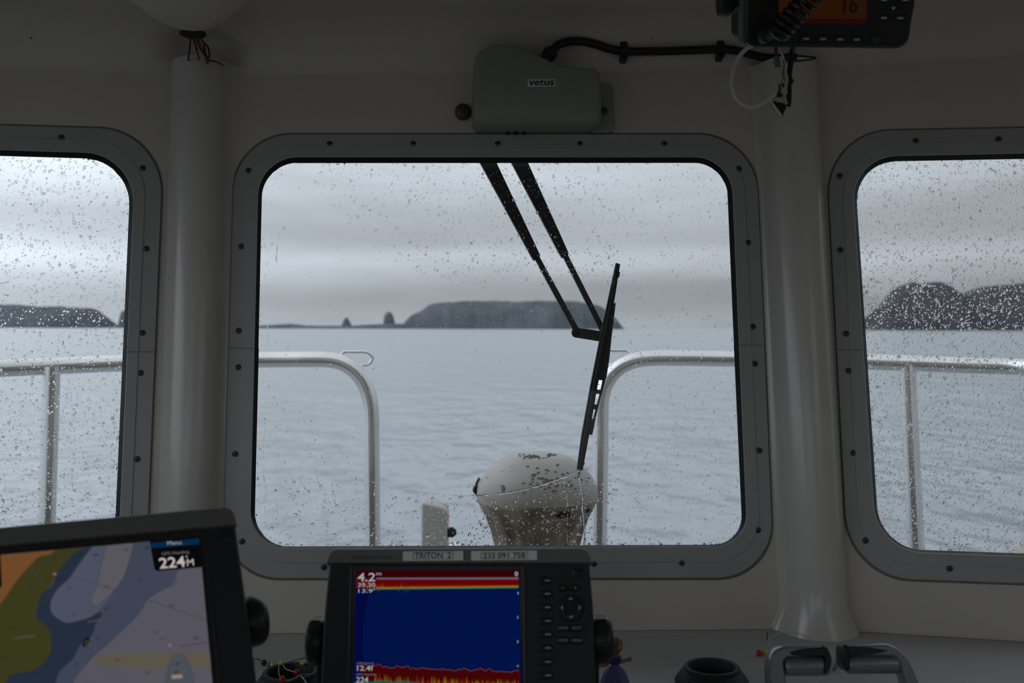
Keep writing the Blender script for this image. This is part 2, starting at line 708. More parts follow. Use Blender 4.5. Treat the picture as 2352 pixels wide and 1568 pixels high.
def put_screw(pl, sx, sy, h, parent, scale=1.0):
    """pan-head screw with a cross recess; the mesh is shared"""
    key = id(pl)
    r = .0047
    if key not in _screw:
        q = Plane(V((0, 0, 0)), pl.t, pl.s)
        v, f = lathe(V((0, 0, 0)), q.n, [(r, -.001), (r, .0004), (r * .93, .0011), (r * .8, .0013), (r * .72, .0007), (r * .6, .0012), (r * .3, .0016), (.0001, .0017)], 16, False, True)
        a = mk('screw', v, f, 'screw')
        c1 = box(q.n * .0015, q.t, q.s, q.n, r * .95, r * .28, .0008)
        c2 = box(q.n * .0015, q.t, q.s, q.n, r * .28, r * .95, .0008)
        v, f = join(c1, c2)
        b = mk('recess', v, f, 'black', smooth=False)
        _screw[key] = (a.data, b.data)
        bpy.data.objects.remove(a)
        bpy.data.objects.remove(b)
    da, db = _screw[key]
    a = bpy.data.objects.new('screw', da)
    COL.objects.link(a)
    a.parent = parent
    a.location = pl.P(sx, sy, h) - wloc(parent)
    a.rotation_euler = (0, 0, 0)
    b = bpy.data.objects.new('recess', db)
    COL.objects.link(b)
    b.parent = a
    return a


C_G = [(603, 374), (1668, 374), (1706, 1250), (584, 1255)]
C_I = [(595, 361), (1679, 361), (1717, 1254), (574, 1259)]
C_M = [(566, 333), (1706, 333), (1746, 1290), (545, 1291)]
C_O = [(541, 310), (1734, 310), (1776, 1325), (512, 1326)]
hole_c = make_window('window_1', PC, 'centre windscreen pane with wiper outside, wide rounded grey frame', C_G, C_I, C_M, C_O,
                     ([80, 74, 68, 80], [88, 84, 76, 88], [112, 112, 108, 112], [132, 135, 132, 135]), (800, 793),
                     [(757, 330), (949, 330), (1143, 330), (1332, 330), (1526, 330), (571, 392), (1697, 388), (554, 566), (548, 759), (547, 843), (540, 1042), (556, 1243),
                      (1718, 557), (1729, 750), (1734, 835), (1744, 1034), (1741, 1217), (744, 1302), (950, 1300), (1160, 1297), (1364, 1294), (1566, 1292)])
L_G = [(-450, 345), (302, 367), (262, 1260), (-450, 1280)]
L_I = [(-460, 331), (311, 354), (272, 1266), (-460, 1287)]
L_M = [(-482, 303), (337, 326), (296, 1297), (-482, 1318)]
L_O = [(-508, 274), (375, 300), (332, 1332), (-508, 1354)]
hole_l = make_window('window_2', PL_, 'left windscreen pane behind the chart plotter, rounded grey frame', L_G, L_I, L_M, L_O,
                     ([80, 108, 80, 80], [88, 116, 88, 88], [112, 130, 112, 112], [132, 150, 132, 135]), (800, 808),
                     [(141, 316), (328, 386), (336, 571), (327, 764), (323, 856), (315, 1054), (300, 1245), (-60, 310)])
R_G = [(1962, 372), (2800, 357), (2800, 1286), (2021, 1259)]
R_I = [(1954, 360), (2810, 343), (2810, 1293), (2014, 1265)]
R_M = [(1931, 331), (2834, 313), (2834, 1322), (1976, 1291)]
R_O = [(1898, 304), (2866, 285), (2866, 1356), (1951, 1323)]
hole_r = make_window('window_3', PR, 'right windscreen pane looking at the near headland, rounded grey frame', R_G, R_I, R_M, R_O,
                     ([95, 80, 80, 95], [105, 88, 88, 105], [130, 112, 112, 125], [150, 132, 132, 145]), (803, 800),
                     [(2103, 324), (2293, 320), (2490, 317), (1929, 404), (1930, 574), (1943, 766), (1949, 851), (1960, 1040), (1988, 1241), (2181, 1305), (2400, 1312)])


# ------------------------------------------------------------------ cabin shell
def struct(name, vf, mat, label, smooth=True, parent=None):
    return mk(name, vf[0], vf[1], mat, parent, smooth=smooth, kind='structure', label=label)


XE = 1.12                                                # half width of the cabin


def uv_of(pl, p):
    d = p - pl.o
    return (d.dot(pl.t), d.dot(pl.s))


def bend_pt(side, z):
    if side < 0:
        return bw(XL - LEAN * z * math.tan(AL / 2), wall_y(z), z)
    return bw(XR + LEAN * z * math.tan(AR / 2), wall_y(z), z)


def side_pt(side, z):
    """where an angled front panel meets the side wall"""
    a, xb = (AR, XR) if side > 0 else (AL, XL)
    # panel: out.(p - B) = LEAN z with out = (+-sin a, cos a)
    x = XE * side
    y = Y0 + (LEAN * z - abs(x - xb) * math.sin(a)) / math.cos(a)
    return bw(x, y, z)


ZB = ZD - .02
struct('wall_front', fill(PC, [[uv_of(PC, bend_pt(-1, ZB)), uv_of(PC, bend_pt(1, ZB)), uv_of(PC, bend_pt(1, ZT)), uv_of(PC, bend_pt(-1, ZT))], hole_c]), 'wall', 'off-white front wall around the centre windscreen', False)
struct('wall_front_left', fill(PL_, [[uv_of(PL_, side_pt(-1, ZB)), uv_of(PL_, bend_pt(-1, ZB)), uv_of(PL_, bend_pt(-1, ZT)), uv_of(PL_, side_pt(-1, ZT))], hole_l]), 'wall', 'off-white angled front wall around the left windscreen', False)
struct('wall_front_right', fill(PR, [[uv_of(PR, bend_pt(1, ZB)), uv_of(PR, side_pt(1, ZB)), uv_of(PR, side_pt(1, ZT)), uv_of(PR, bend_pt(1, ZT))], hole_r]), 'wall', 'off-white angled front wall around the right windscreen', False)
# ceiling with a coved front edge
YB = -1.7
Rc = ZC - ZT
cols = [side_pt(-1, ZT), bend_pt(-1, ZT), bend_pt(1, ZT), side_pt(1, ZT)]
inw = [bd(math.sin(AL), -math.cos(AL), 0), bd(math.sin(AL / 2), -math.cos(AL / 2), 0), bd(-math.sin(AR / 2), -math.cos(AR / 2), 0), bd(-math.sin(AR), -math.cos(AR), 0)]
def along(lst, n=(24, 64, 24)):
    out = []
    for q in range(3):
        out += [lst[q].lerp(lst[q + 1], k / n[q]) for k in range(n[q])]
    return out + [lst[3]]


cols = along(cols)
inw = along(inw)
HEADS = [PC.P(464, 128, .02), PC.P(1806, 128, .02)]         # hollows in the cove over the column heads


def hollow(p, k=1.0):
    for q in HEADS:
        d = p - q
        r = math.hypot(d.x / .052, d.z / .034)
        p = p + (bY * .6 + bZ * .5) * (.05 * k * math.exp(-r ** 4))
    return p


rows = []
for i in range(19):
    a = math.pi / 2 * i / 18
    rows.append([hollow(c + d * (1.25 * Rc * (1 - math.cos(a))) + bZ * (Rc * math.sin(a)), min(1, i / 4)) for c, d in zip(cols, inw)])
xs = [-XE, XL, XR, XE]
for y in (1.44, 1.40, .9, .3, -.5, YB):
    rows.append([c + bY * (y - (c - EYE).y) + bZ * (ZC - (c - EYE).dot(bZ)) if y < 1.0 else hollow(c.lerp(c + bY * (.9 - (c - EYE).y), (1.5 - y) / .6)) for c in rows[18]])
v, f = loft(rows, False)
struct('ceiling', (v, f), 'ceiling', 'grey-white cabin ceiling curving down to the front wall')


def wall_with_hole(name, pts, hole, label, mat='wall'):
    o = pts[0]
    pl = Plane(o, (pts[1] - pts[0]), (pts[3] - pts[0]))
    struct(name, fill(pl, [[uv_of(pl, p) for p in pts], [uv_of(pl, p) for p in hole]] if hole else [[uv_of(pl, p) for p in pts]]), mat, label, False)


FZ = -1.6
for sd, nm in ((-1, 'left'), (1, 'right')):
    yt = (side_pt(sd, ZT) - EYE).y
    pts = [bw(XE * sd, YB, FZ), bw(XE * sd, yt, FZ), bw(XE * sd, yt, ZC), bw(XE * sd, YB, ZC)]
    hole = [bw(XE * sd, y, z) for y, z in rpoly([(-1.2, -.14), (1.12, -.14), (1.12, .38), (-1.2, .38)] if sd < 0 else [(-.6, .0), (.6, .0), (.6, .36), (-.6, .36)], .07)]  # unseen openings, larger on the left, shaped for the light on the columns
    wall_with_hole('wall_' + nm, pts, hole, 'off-white %s side wall of the cabin with an unseen window opening sized for the cabin light' % nm)
pts = [bw(-XE, YB, FZ), bw(XE, YB, FZ), bw(XE, YB, ZC), bw(-XE, YB, ZC)]
hole = [bw(x, YB, z) for x, z in rpoly([(-.95, -.03), (.70, -.03), (.70, .42), (-.95, .42)], .06)]  # unseen rear opening, sill and size set for light on the front wall
wall_with_hole('wall_back', pts, hole, 'light wood rear wall of the cabin, tan for warm bounce, with a wide window opening sized for light', 'wood')
struct('floor', ([bw(-XE, YB, FZ), bw(XE, YB, FZ), bw(XE, 1.6, FZ), bw(-XE, 1.6, FZ)], [(0, 1, 2, 3)]), 'wood', 'light wood cabin floor, tan for warm bounce', False)
# dash: worktop following the front wall, with its front panel
edge = [side_pt(-1, ZD), bend_pt(-1, ZD), bend_pt(1, ZD), side_pt(1, ZD)]
fr = [bw(x, .70, ZD) for x in xs]
fr2 = [bw(x, .685, ZD - .02) for x in xs]
fr3 = [bw(x, .70, FZ) for x in xs]
v, f = loft([[p + bY * .02 for p in edge], fr, fr2, fr3], False)
struct('dashboard_top', (v, f), 'dash', 'grey moulded dashboard surface below the windscreens', True)
# caulk line at the foot of the wall
ck = [side_pt(-1, ZD + .002) + bY * -.001, bend_pt(-1, ZD + .002), bend_pt(1, ZD + .002), side_pt(1, ZD + .002)]
struct('trim_1', tube(ck, .0022, 8, 0), 'wall', 'thin pale sealant line where wall meets dashboard')


# pillars
def pillar(name, top, bot, ytop, label, hh=.046, w=.046):
    """half-round column on the front wall, flared onto the dash; top / bot: centre line pixels"""
    N = 34
    rows = []
    for i in range(N + 1):
        k = i / N
        k = 1 - (1 - k) ** 1.6
        k = 1 - k
        px = bot[0] + (top[0] - bot[0]) * (1 - k)
        py = bot[1] + (top[1] - bot[1]) * (1 - k)
        c = PC.P(px, py, 0)
        zrel = (c - EYE).dot(bZ) - ZD
        fl = math.exp(-max(zrel, 0) / .007) * .017
        sec = []
        W = w + fl
        H = hh + fl
        for j in range(29):
            s = -1 + 2 * j / 28
            if abs(s) < .72:
                a = s / .72 * math.pi / 2 * .84
                x, h = math.sin(a) * W, math.cos(a) * H
            else:
                a0 = math.pi / 2 * .84
                q = (abs(s) - .72) / .28
                x0, h0 = math.sin(a0) * W, math.cos(a0) * H
                x = math.copysign(x0 + (W * 1.38 - x0) * q ** 1.25, s)
                h = h0 * (1 - q) ** 2.2 - .001 * q
            sec.append(c + PC.t * x + PC.n * h)
        if i == 0:
            sec = [p - bZ * .004 for p in sec]
        rows.append(sec)
    # flat top cut
    v, f = loft(rows, False, False, True)
    mk(name, v, f, 'pillar', None, label=label, kind='structure')


pillar('pillar_1', (463, 152), (424, 1478), 0, 'round off-white column left of the centre windscreen, wires at its top')
pillar('pillar_2', (1806, 152), (1880, 1456), 0, 'round off-white column right of the centre windscreen, flared onto the dashboard')


def ceiling_beam(name, px, label):
    """rounded beam under the ceiling that runs aft from the head of a column"""
    c = at(px, 90, 1.46)
    x0 = (c - EYE).dot(bX)
    rows = []
    for i in range(22):
        k = i / 21
        y = 1.478 - 1.9 * max(0, (k - .25)) / .75 - .10 * min(1, k / .25)
        g = math.sin(min(1, k / .25) * math.pi / 2)
        W = .030 + .048 * g
        H = .030 + .030 * g
        rows.append([bw(x0 + math.sin(-math.pi / 2 + math.pi * j / 20) * W * (1 + .35 * (1 - math.cos(-math.pi / 2 + math.pi * j / 20)) ** 2), y, ZC + .004 - H * math.cos(-math.pi / 2 + math.pi * j / 20) ** 1.3 if 0 < j < 20 else ZC + .004) for j in range(21)])
    v, f = loft(rows, False, True, False)
    return mk(name, v, f, 'ceiling', None, label=label, kind='structure'), x0


ceiling_beam('ceiling_beam_1', 468, 'rounded ceiling beam above the left column')
ceiling_beam('ceiling_beam_2', 1818, 'rounded ceiling beam above the right column')

# ------------------------------------------------------------------ outside: sea, islands, foredeck, rails
SEA = EYE.z - 3.0
S = 30000.0
gy = [-60, 0, 4, 8, 16, 32, 64, 128, 256, 512, 1024, 2048, 4096, 9000, S]
rows = [[V((x, y, SEA)) for x in (-S, -2000, -200, -40, 0, 40, 200, 2000, S)] for y in [-S, -1000] + gy]
v, f = loft(rows, False)
mk('sea', v, f, 'sea', None, smooth=False, label='calm grey sea with small ripples reaching to the horizon', cat='sea', kind='stuff')


def island(name, prof, dist, depth, label, mat='rock', rough=1.0, group=None):
    """height field: silhouette points (px, py) at a distance, plateau of some depth behind"""
    pts = [((x - 1176) / FPX * dist, max(0.0, (753 + (x - 1176) * .00255 - y) / FPX * dist) + 3.0) for x, y in prof]
    pts[0] = (pts[0][0], 0.0)
    pts[-1] = (pts[-1][0], 0.0)
    x0, x1 = pts[0][0], pts[-1][0]
    n = max(24, int((x1 - x0) / (dist * .0022)))
    K = 14
    rnd = random.Random(name + str(prof[0]))

    def H(x):
        for (a, ha), (b, hb) in zip(pts, pts[1:]):
            if a <= x <= b:
                k = (x - a) / max(b - a, 1e-6)
                return ha + (hb - ha) * k
        return 0
    ph = [rnd.uniform(0, 6.28) for _ in range(8)]

    def nse(x, y):
        return sum(math.sin(x * (.25 + .31 * i) * 60 / 220 * 3 * 220 / dist * 4 + ph[i] + y * (.4 - .1 * i) * 220 / dist * 3) / (i + 1.5) for i in range(8))
    rows = []
    for j in range(K + 1):
        q = j / K
        row = []
        for i in range(n + 1):
            x = x0 + (x1 - x0) * i / n
            h = H(x)
            # steep shore towards the boat, then a flat back
            env = min(1.0, (q / .32)) ** .55 if q < .32 else max(0.0, 1 - ((q - .32) / .68) ** 3)
            z = (h + nse(x, j) * .012 * min(h, dist * .02) * rough * 2) * env
            bul = 1 - abs(2 * i / n - 1) ** 3
            y = dist + depth * (q - .32) * (.35 + .65 * bul)
            row.append(V((x, y + nse(x, 9 + j) * depth * .012, SEA + z - .3 * (1 - env))))
        rows.append(row)
    v, f = loft(rows, False)
    return mk(name, v, f, mat, None, label=label, cat='island', group=group, angle=80)


D1 = 3000
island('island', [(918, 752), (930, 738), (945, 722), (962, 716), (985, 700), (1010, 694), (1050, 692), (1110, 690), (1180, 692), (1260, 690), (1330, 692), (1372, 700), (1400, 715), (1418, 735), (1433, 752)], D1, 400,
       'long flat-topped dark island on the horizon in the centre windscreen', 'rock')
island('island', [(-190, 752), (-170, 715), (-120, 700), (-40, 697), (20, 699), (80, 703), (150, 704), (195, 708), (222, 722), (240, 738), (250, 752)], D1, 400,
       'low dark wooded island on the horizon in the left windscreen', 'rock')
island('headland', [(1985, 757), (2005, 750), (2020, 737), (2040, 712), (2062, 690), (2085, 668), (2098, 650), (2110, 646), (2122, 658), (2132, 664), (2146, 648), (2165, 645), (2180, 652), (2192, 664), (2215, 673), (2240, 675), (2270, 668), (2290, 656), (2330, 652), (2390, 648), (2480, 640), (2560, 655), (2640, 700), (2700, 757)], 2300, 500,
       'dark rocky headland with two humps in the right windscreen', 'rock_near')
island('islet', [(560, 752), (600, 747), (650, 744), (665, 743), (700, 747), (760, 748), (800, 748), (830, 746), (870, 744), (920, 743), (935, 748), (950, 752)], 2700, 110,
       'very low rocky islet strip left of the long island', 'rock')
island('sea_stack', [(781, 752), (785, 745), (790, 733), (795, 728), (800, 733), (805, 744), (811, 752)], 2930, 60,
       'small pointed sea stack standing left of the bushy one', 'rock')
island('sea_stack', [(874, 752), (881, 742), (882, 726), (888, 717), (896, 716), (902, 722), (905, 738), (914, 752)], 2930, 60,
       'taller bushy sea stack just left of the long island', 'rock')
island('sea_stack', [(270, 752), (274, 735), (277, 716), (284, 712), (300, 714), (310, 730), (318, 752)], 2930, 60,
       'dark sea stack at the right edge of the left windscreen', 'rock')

# foredeck and hull
DZ = -.95
plan = [(-1.25, 1.35), (-1.2, 2.2), (-.85, 3.0), (-.4, 3.45), (0, 3.55), (.4, 3.45), (.85, 3.0), (1.2, 2.2), (1.25, 1.35)]
top = [bw(x, y, DZ) for x, y in plan]
bot = [bw(x * .75, 1.35 + (y - 1.35) * .8, -3.15) for x, y in plan]
struct('foredeck', (top, [tuple(range(len(top)))]), 'deck', 'grey foredeck ahead of the windscreens', False)
v, f = loft([top, bot], False)
struct('hull_bow', (v, f), 'hull', 'pale hull sides below the foredeck')

# bow rails, steel tube about 38 mm
RR = .0192


def rail(label, path, posts, loop, kinks=()):
    pts = [at(x, y, d) for x, y, d in path]
    low = min(pts, key=lambda p: p.z)
    e = thing('bow_rail', label, 'railing', low, 'steel bow rails')
    v, f = tube(pts, RR, 18, 8)
    mk('rail_tube', v, f, 'steel', e)
    for q in posts:
        a = at(*q[0])
        b = at(*q[1])
        d = (b - a)
        b = a + d * ((a.z - (EYE.z + DZ)) / (a.z - b.z))
        v, f = tube([a, b], RR * .98, 16, 0)
        mk('post', v, f, 'steel', e)
        v, f = lathe(b, V((0, 0, 1)), [(.045, 0), (.045, .006), (.024, .008)], 20, True, True)
        mk('base_flange', v, f, 'steel', e)
    v, f = tube([at(*p) for p in loop], .0036, 8, 6)
    mk('wire_loop', v, f, 'steel', e)
    return e


def down(x0, y0, x1, y1, d):
    """extend a tube from two pixels at one depth down to the deck"""
    a, b = at(x0, y0, d), at(x1, y1, d)
    k = (a.z - (EYE.z + DZ)) / (a.z - b.z)
    p = a + (b - a) * k
    pr = p - EYE
    dd = pr.dot(cF)
    return (1176 + FPX * pr.dot(cR) / dd, 784 - FPX * pr.dot(cU) / dd, p.y)


dR = 2.42
rail('polished steel bow rail on the left, bending down beside the gap', [(-420, 862, 1.95), (-150, 852, 2.15), (100, 842, 2.3), (280, 834, 2.36), (450, 829, 2.40), (600, 826, dR), (700, 825, dR), (755, 826, dR), (788, 834, dR), (815, 852, dR), (836, 880, dR), (848, 915, dR), (853, 960, dR), (854, 1060, dR), down(853, 960, 856, 1250, dR)],
     [((119, 842, 2.3), (108, 1200, 2.3)), ((-300, 857, 2.05), (-320, 1200, 2.05))],
     [(778, 822, dR + .02), (790, 809, dR + .03), (815, 808, dR + .03), (842, 809, dR + .03), (856, 821, dR + .03), (847, 836, dR + .03), (832, 839, dR + .02), (822, 850, dR + .01)])
rail('polished steel bow rail on the right, bending down behind the wiper blade', [(2700, 870, 1.9), (2500, 856, 2.1), (2352, 843, 2.28), (2200, 838, 2.34), (2090, 834, 2.37), (1900, 828, 2.40), (1690, 824, dR), (1560, 822, dR), (1490, 823, dR), (1450, 830, dR), (1418, 847, dR), (1396, 873, dR), (1384, 905, dR), (1380, 950, dR), (1379, 1060, dR), down(1380, 950, 1376, 1250, dR)],
     [((2084, 836, 2.37), (2104, 1250, 2.37)), ((2520, 858, 2.1), (2550, 1250, 2.1))],
     [(1452, 822, dR + .02), (1440, 806, dR + .03), (1415, 805, dR + .03), (1390, 806, dR + .03), (1378, 820, dR + .03), (1386, 834, dR + .03), (1400, 838, dR + .02), (1415, 846, dR + .01)])

# domed deck fitting
DF = 1.95
cx = 1234
sil = [(1038, 20), (1040, 40), (1043, 56), (1048, 72), (1056, 87), (1066, 101), (1078, 113), (1092, 125), (1106, 133), (1120, 138), (1134, 139.5), (1150, 137)]
ax0 = at(cx, 1100, DF)
k = DF / FPX
e = thing('deck_fitting', 'weathered cream dome-topped deck fitting on the foredeck', 'deck fitting', V((ax0.x, ax0.y, EYE.z + DZ)))
zt = lambda y: at(cx, y, DF).z
prof = [(.001, zt(1036.5))] + [(r * k, zt(y)) for y, r in sil]
v, f = lathe(V((ax0.x, ax0.y, 0)), V((0, 0, 1)), prof, 48)
mk('dome', v, f, 'gelcoat', e)
v, f = lathe(V((ax0.x, ax0.y, 0)), V((0, 0, 1)), [(137 * k, zt(1150)), (139.5 * k, zt(1149)), (139.5 * k, zt(1143)), (138 * k, zt(1141))], 48)
mk('seam_band', v, f, 'gelbase', e)
# lower body: flutes that taper downwards
rows = []
NS = 96
for y, r in ((1148, 136), (1158, 133), (1170, 126), (1190, 117), (1214, 108), (1250, 99), (1300, 90), (1400, 84), (1480, 84)):
    z = zt(y) if y < 1480 else EYE.z + DZ
    row = []
    for i in range(NS):
        a = 2 * math.pi * i / NS
        dent = .075 * max(0, math.sin(a * 11)) ** .6 * min(1, max(0, (y - 1160) / 30))
        row.append(V((ax0.x + r * k * (1 - dent) * math.cos(a), ax0.y + r * k * (1 - dent) * math.sin(a), z)))
    rows.append(row)
v, f = loft(rows, True, False, True)
mk('tapered_body', v, f, 'gelbase', e)
lp = at(1093, 1124, DF)
v, f = join(ball(lp, .0065, sq=1.4), tube([at(1101, 1098, DF - .005), at(1095, 1110, DF), lp, at(1094, 1136, DF)], .0025, 8))
mk('latch', v, f, 'black', e)
# grime patches hugging the shell
def patch(name, px, py, w, h_, n=14, mat='grime'):
    rnd = random.Random(px)
    out_v, out_f = [], []
    for q in range(n):
        x = px + rnd.gauss(0, w * .4)
        y = py + rnd.gauss(0, h_ * .4)
        y = max(y, 1039.5)
        r = sr(y)
        if r is None or abs(x - cx) > r * .97:
            continue
        a = math.asin((x - cx) / r)
        c = V((ax0.x + r * k * math.sin(a), ax0.y - r * k * math.cos(a), zt(y)))
        nn = V((math.sin(a), -math.cos(a), .5)).normalized()
        pl = Plane(c, V((math.cos(a), math.sin(a), 0)), V((0, 0, 1)) + V((-math.sin(a), math.cos(a), 0)) * .2)
        rr = rnd.uniform(.0012, .0034)
        ct = [(math.cos(2 * math.pi * i / 9) * rr * rnd.uniform(.7, 1.6), math.sin(2 * math.pi * i / 9) * rr * rnd.uniform(.5, 1)) for i in range(9)]
        vv, ff = prism(pl, ct, [(0, -.002), (0, .0012)])
        out_v, out_f = join((out_v, out_f), (vv, ff))
    if out_v:
        mk(name, out_v, out_f, mat, e, smooth=False, kind='stuff')


def sr(y):
    s2 = sil + [(1158, 133), (1170, 126), (1190, 117), (1214, 108), (1250, 99)]
    for (a, ra), (b, rb) in zip(s2, s2[1:]):
        if a <= y <= b:
            return ra + (rb - ra) * (y - a) / (b - a)
    return None


patch('grime_patch', 1220, 1042, 34, 3, 22, 'stain')
patch('grime_patch', 1265, 1041, 14, 2, 12, 'stain')
patch('grime_patch', 1286, 1160, 20, 9, 34)
patch('grime_patch', 1345, 1160, 14, 8, 12)
patch('stain_spots', 1258, 1086, 90, 26, 70, 'stain')
patch('stain_spots', 1155, 1105, 5, 12, 10, 'stain')
patch('grime_patch', 1225, 1043, 30, 4, 16, 'stain')

# short slab post beside it
DP = 2.3
PP = Plane(at(996, 1200, DP), V((1, 0, 0)), V((0, 0, 1)))
e = thing('mooring_post', 'short cream slab post with sloping top, left of the domed fitting', 'post', V((at(996, 1200, DP).x, DP, EYE.z + DZ)))
bt = PP.uv(964, 1250)[1] - (at(964, 1250, DP).z - (EYE.z + DZ))
q = [PP.uv(968, 1154), PP.uv(990, 1158), PP.uv(1018, 1166), PP.uv(1027, 1176), (PP.uv(1027, 1260)[0], bt), (PP.uv(963, 1260)[0], bt)]
v, f = prism(PP, rpoly(q, [.006, 0, 0, .006, 0, 0], 4), [(.004, -.07), (0, -.066), (0, -.004), (.004, 0)])
mk('slab', v, f, 'cream', e)
v, f = lathe(PP.P(1036, 1222, -.02), V((1, .2, 0)), [(.006, -.02), (.011, -.01), (.012, .004), (.006, .012)], 14, True, True)
mk('cleat_bolt', v, f, 'grime', e)
e2 = at(1046, 1250, 2.55)
v, f = lathe(V((e2.x, e2.y, EYE.z + DZ)), V((0, 0, 1)), [(.03, 0), (.03, .01), (.012, .02), (.012, e2.z - EYE.z - DZ - .03), (.017, e2.z - EYE.z - DZ - .02), (.017, e2.z - EYE.z - DZ), (.006, e2.z - EYE.z - DZ + .006)], 18, True, True)
mk('deck_pin', v, f, 'steel', None, label='small grey metal pin between the slab post and the domed fitting', cat='deck pin', origin=V((e2.x, e2.y, EYE.z + DZ)))
e3 = at(2372, 1290, 2.1)
v, f = lathe(V((e3.x, e3.y, EYE.z + DZ)), V((0, 0, 1)), [(.05, 0), (.05, .12)] + [(.05 * math.cos(a) + .001, e3.z - EYE.z - DZ + .05 * math.sin(a)) for a in [i * math.pi / 16 for i in range(9)]], 28, True, True)
mk('fender', v, f, 'cream', None, label='white rounded fender top at the bottom right of the right windscreen', cat='fender', origin=V((e3.x, e3.y, EYE.z + DZ)))

# ------------------------------------------------------------------ wiper outside the centre pane
HW = -.045
e = thing('windscreen_wiper', 'black twin-arm wiper hanging across the centre windscreen', 'wiper', PC.P(1330, 1080, HW))


def bar(name, pts, h0, h1, mat, rnd=0, par=None):
    c = [PC.uv(x, y, h0) for x, y in pts]
    if rnd:
        c = rpoly(c, rnd, 5)
    v, f = prism(PC, c, [(.0006, h0), (0, h0 + .0006), (0, h1 - .0008), (.0008, h1)])
    return mk(name, v, f, mat, par or e)


a1 = bar('arm_sleeve', [(1086, 340), (1124, 340), (1139, 374), (1240, 588), (1239, 593), (1225, 600), (1219, 590), (1101, 374)], HW, HW + .012, 'wiper')
bar('arm_rod', [(1222, 585), (1236, 585), (1330, 756), (1319, 765)], HW + .002, HW + .008, 'wiper_bar')
bar('arm_sleeve', [(1156, 340), (1195, 340), (1211, 374), (1305, 583), (1304, 588), (1290, 594), (1284, 585), (1173, 374)], HW, HW + .012, 'wiper')
bar('arm_rod', [(1288, 582), (1302, 582), (1388, 752), (1378, 762)], HW + .002, HW + .008, 'wiper_bar')
# cross link with bolt
a0, b0 = PC.uv(1323, 765, HW), PC.uv(1395, 776, HW)
dx, dy = b0[0] - a0[0], b0[1] - a0[1]
L = math.hypot(dx, dy)
dx, dy = dx / L, dy / L
rl = 11.2 / FPX * 1.6
c = [(a0[0] - dy * rl * 0 + math.cos(t_) * rl, a0[1] + math.sin(t_) * rl) for t_ in [math.atan2(dy, dx) + math.pi / 2 + math.pi * i / 10 for i in range(11)]]
c += [(b0[0] + dy * rl * 1.05, b0[1] - dx * rl * 1.05), (b0[0] - dy * rl * 1.05, b0[1] + dx * rl * 1.05)]
v, f = prism(PC, c, [(.0006, HW + .006), (0, HW + .007), (0, HW + .0105), (.0007, HW + .011)])
lk = mk('cross_link', v, f, 'wiper_bar', e)
v, f = lathe(PC.P(1323, 766, HW + .011), PC.n, [(.0062, -.002), (.0062, .0015), (.0045, .0016), (.0045, .004), (.0036, .0046), (.0030, .0036), (.0001, .0036)], 6 * 3, False, True)
mk('bolt', v, f, 'wiper', lk)
# blade
bar('blade_rubber', [(1413, 606), (1423, 609), (1410, 690), (1396, 762), (1371, 888), (1350, 1010), (1337, 1080), (1324, 1077), (1334.5, 1000), (1355, 885), (1380, 760), (1394, 695)], HW + .014, HW + .026, 'rubber')
bar('blade_spine', [(1415, 607), (1421, 609), (1405, 695), (1390, 766), (1366, 892), (1346, 1012), (1334, 1078), (1329, 1077), (1340, 1005), (1361, 886), (1386, 762), (1400, 695)], HW + .024, HW + .0275, 'wiper')
bar('bridge', [(1408, 696), (1412, 700), (1404, 765), (1397, 830), (1391, 868), (1388, 874), (1373, 872), (1384, 820), (1395, 760)], HW + .008, HW + .024, 'wiper')
bar('claw_arm', [(1385, 864), (1391, 866), (1384, 893), (1374, 930), (1366, 965), (1361, 992), (1357, 998), (1356, 990), (1362, 960), (1370, 930), (1379.5, 893)], HW + .008, HW + .020, 'wiper')
bar('claw', [(1367, 895), (1383, 896), (1381, 905), (1365, 904)], HW + .008, HW + .022, 'wiper')
bar('claw', [(1360, 928), (1374, 930), (1371, 941), (1358, 939)], HW + .008, HW + .022, 'wiper')
bar('claw', [(1348, 962), (1366, 962), (1359, 998), (1344, 998)], HW + .008, HW + .022, 'wiper')
bar('end_clip', [(1415, 626), (1422, 628), (1421, 638), (1414, 636)], HW + .012, HW + .0272, 'wiper')
bar('end_clip', [(1336, 1058), (1342, 1060), (1340, 1068), (1334, 1066)], HW + .012, HW + .0272, 'wiper')


# ------------------------------------------------------------------ rain on the glass
def in_poly(x, y, pg):
    r = False
    for i in range(len(pg)):
        (xa, ya), (xb, yb) = pg[i - 1], pg[i]
        if (ya > y) != (yb > y) and x < (xb - xa) * (y - ya) / (yb - ya) + xa:
            r = not r
    return r


CLEAR = [(662, 380), (700, 385), (745, 455), (830, 545), (930, 615), (1010, 650), (1120, 662), (1260, 655), (1340, 640), (1395, 660), (1405, 720), (1335, 1082), (1230, 1120), (1080, 1138), (950, 1132), (845, 1103), (770, 1015), (690, 930), (625, 880), (612, 700), (628, 520)]


def dens_c(x, y):
    if in_poly(x, y, CLEAR):
        return (.75, .42) if 690 < y < 752 else (.05, .8)
    if x < 660 and y < 700:
        return (.5, .9)
    if x > 1420:
        return (.75, .72)
    if y > 1100:
        return (.95 if x > 1090 else .6, 1.15)
    if y < 665:
        return (.85, .9)
    return (.4, .8)


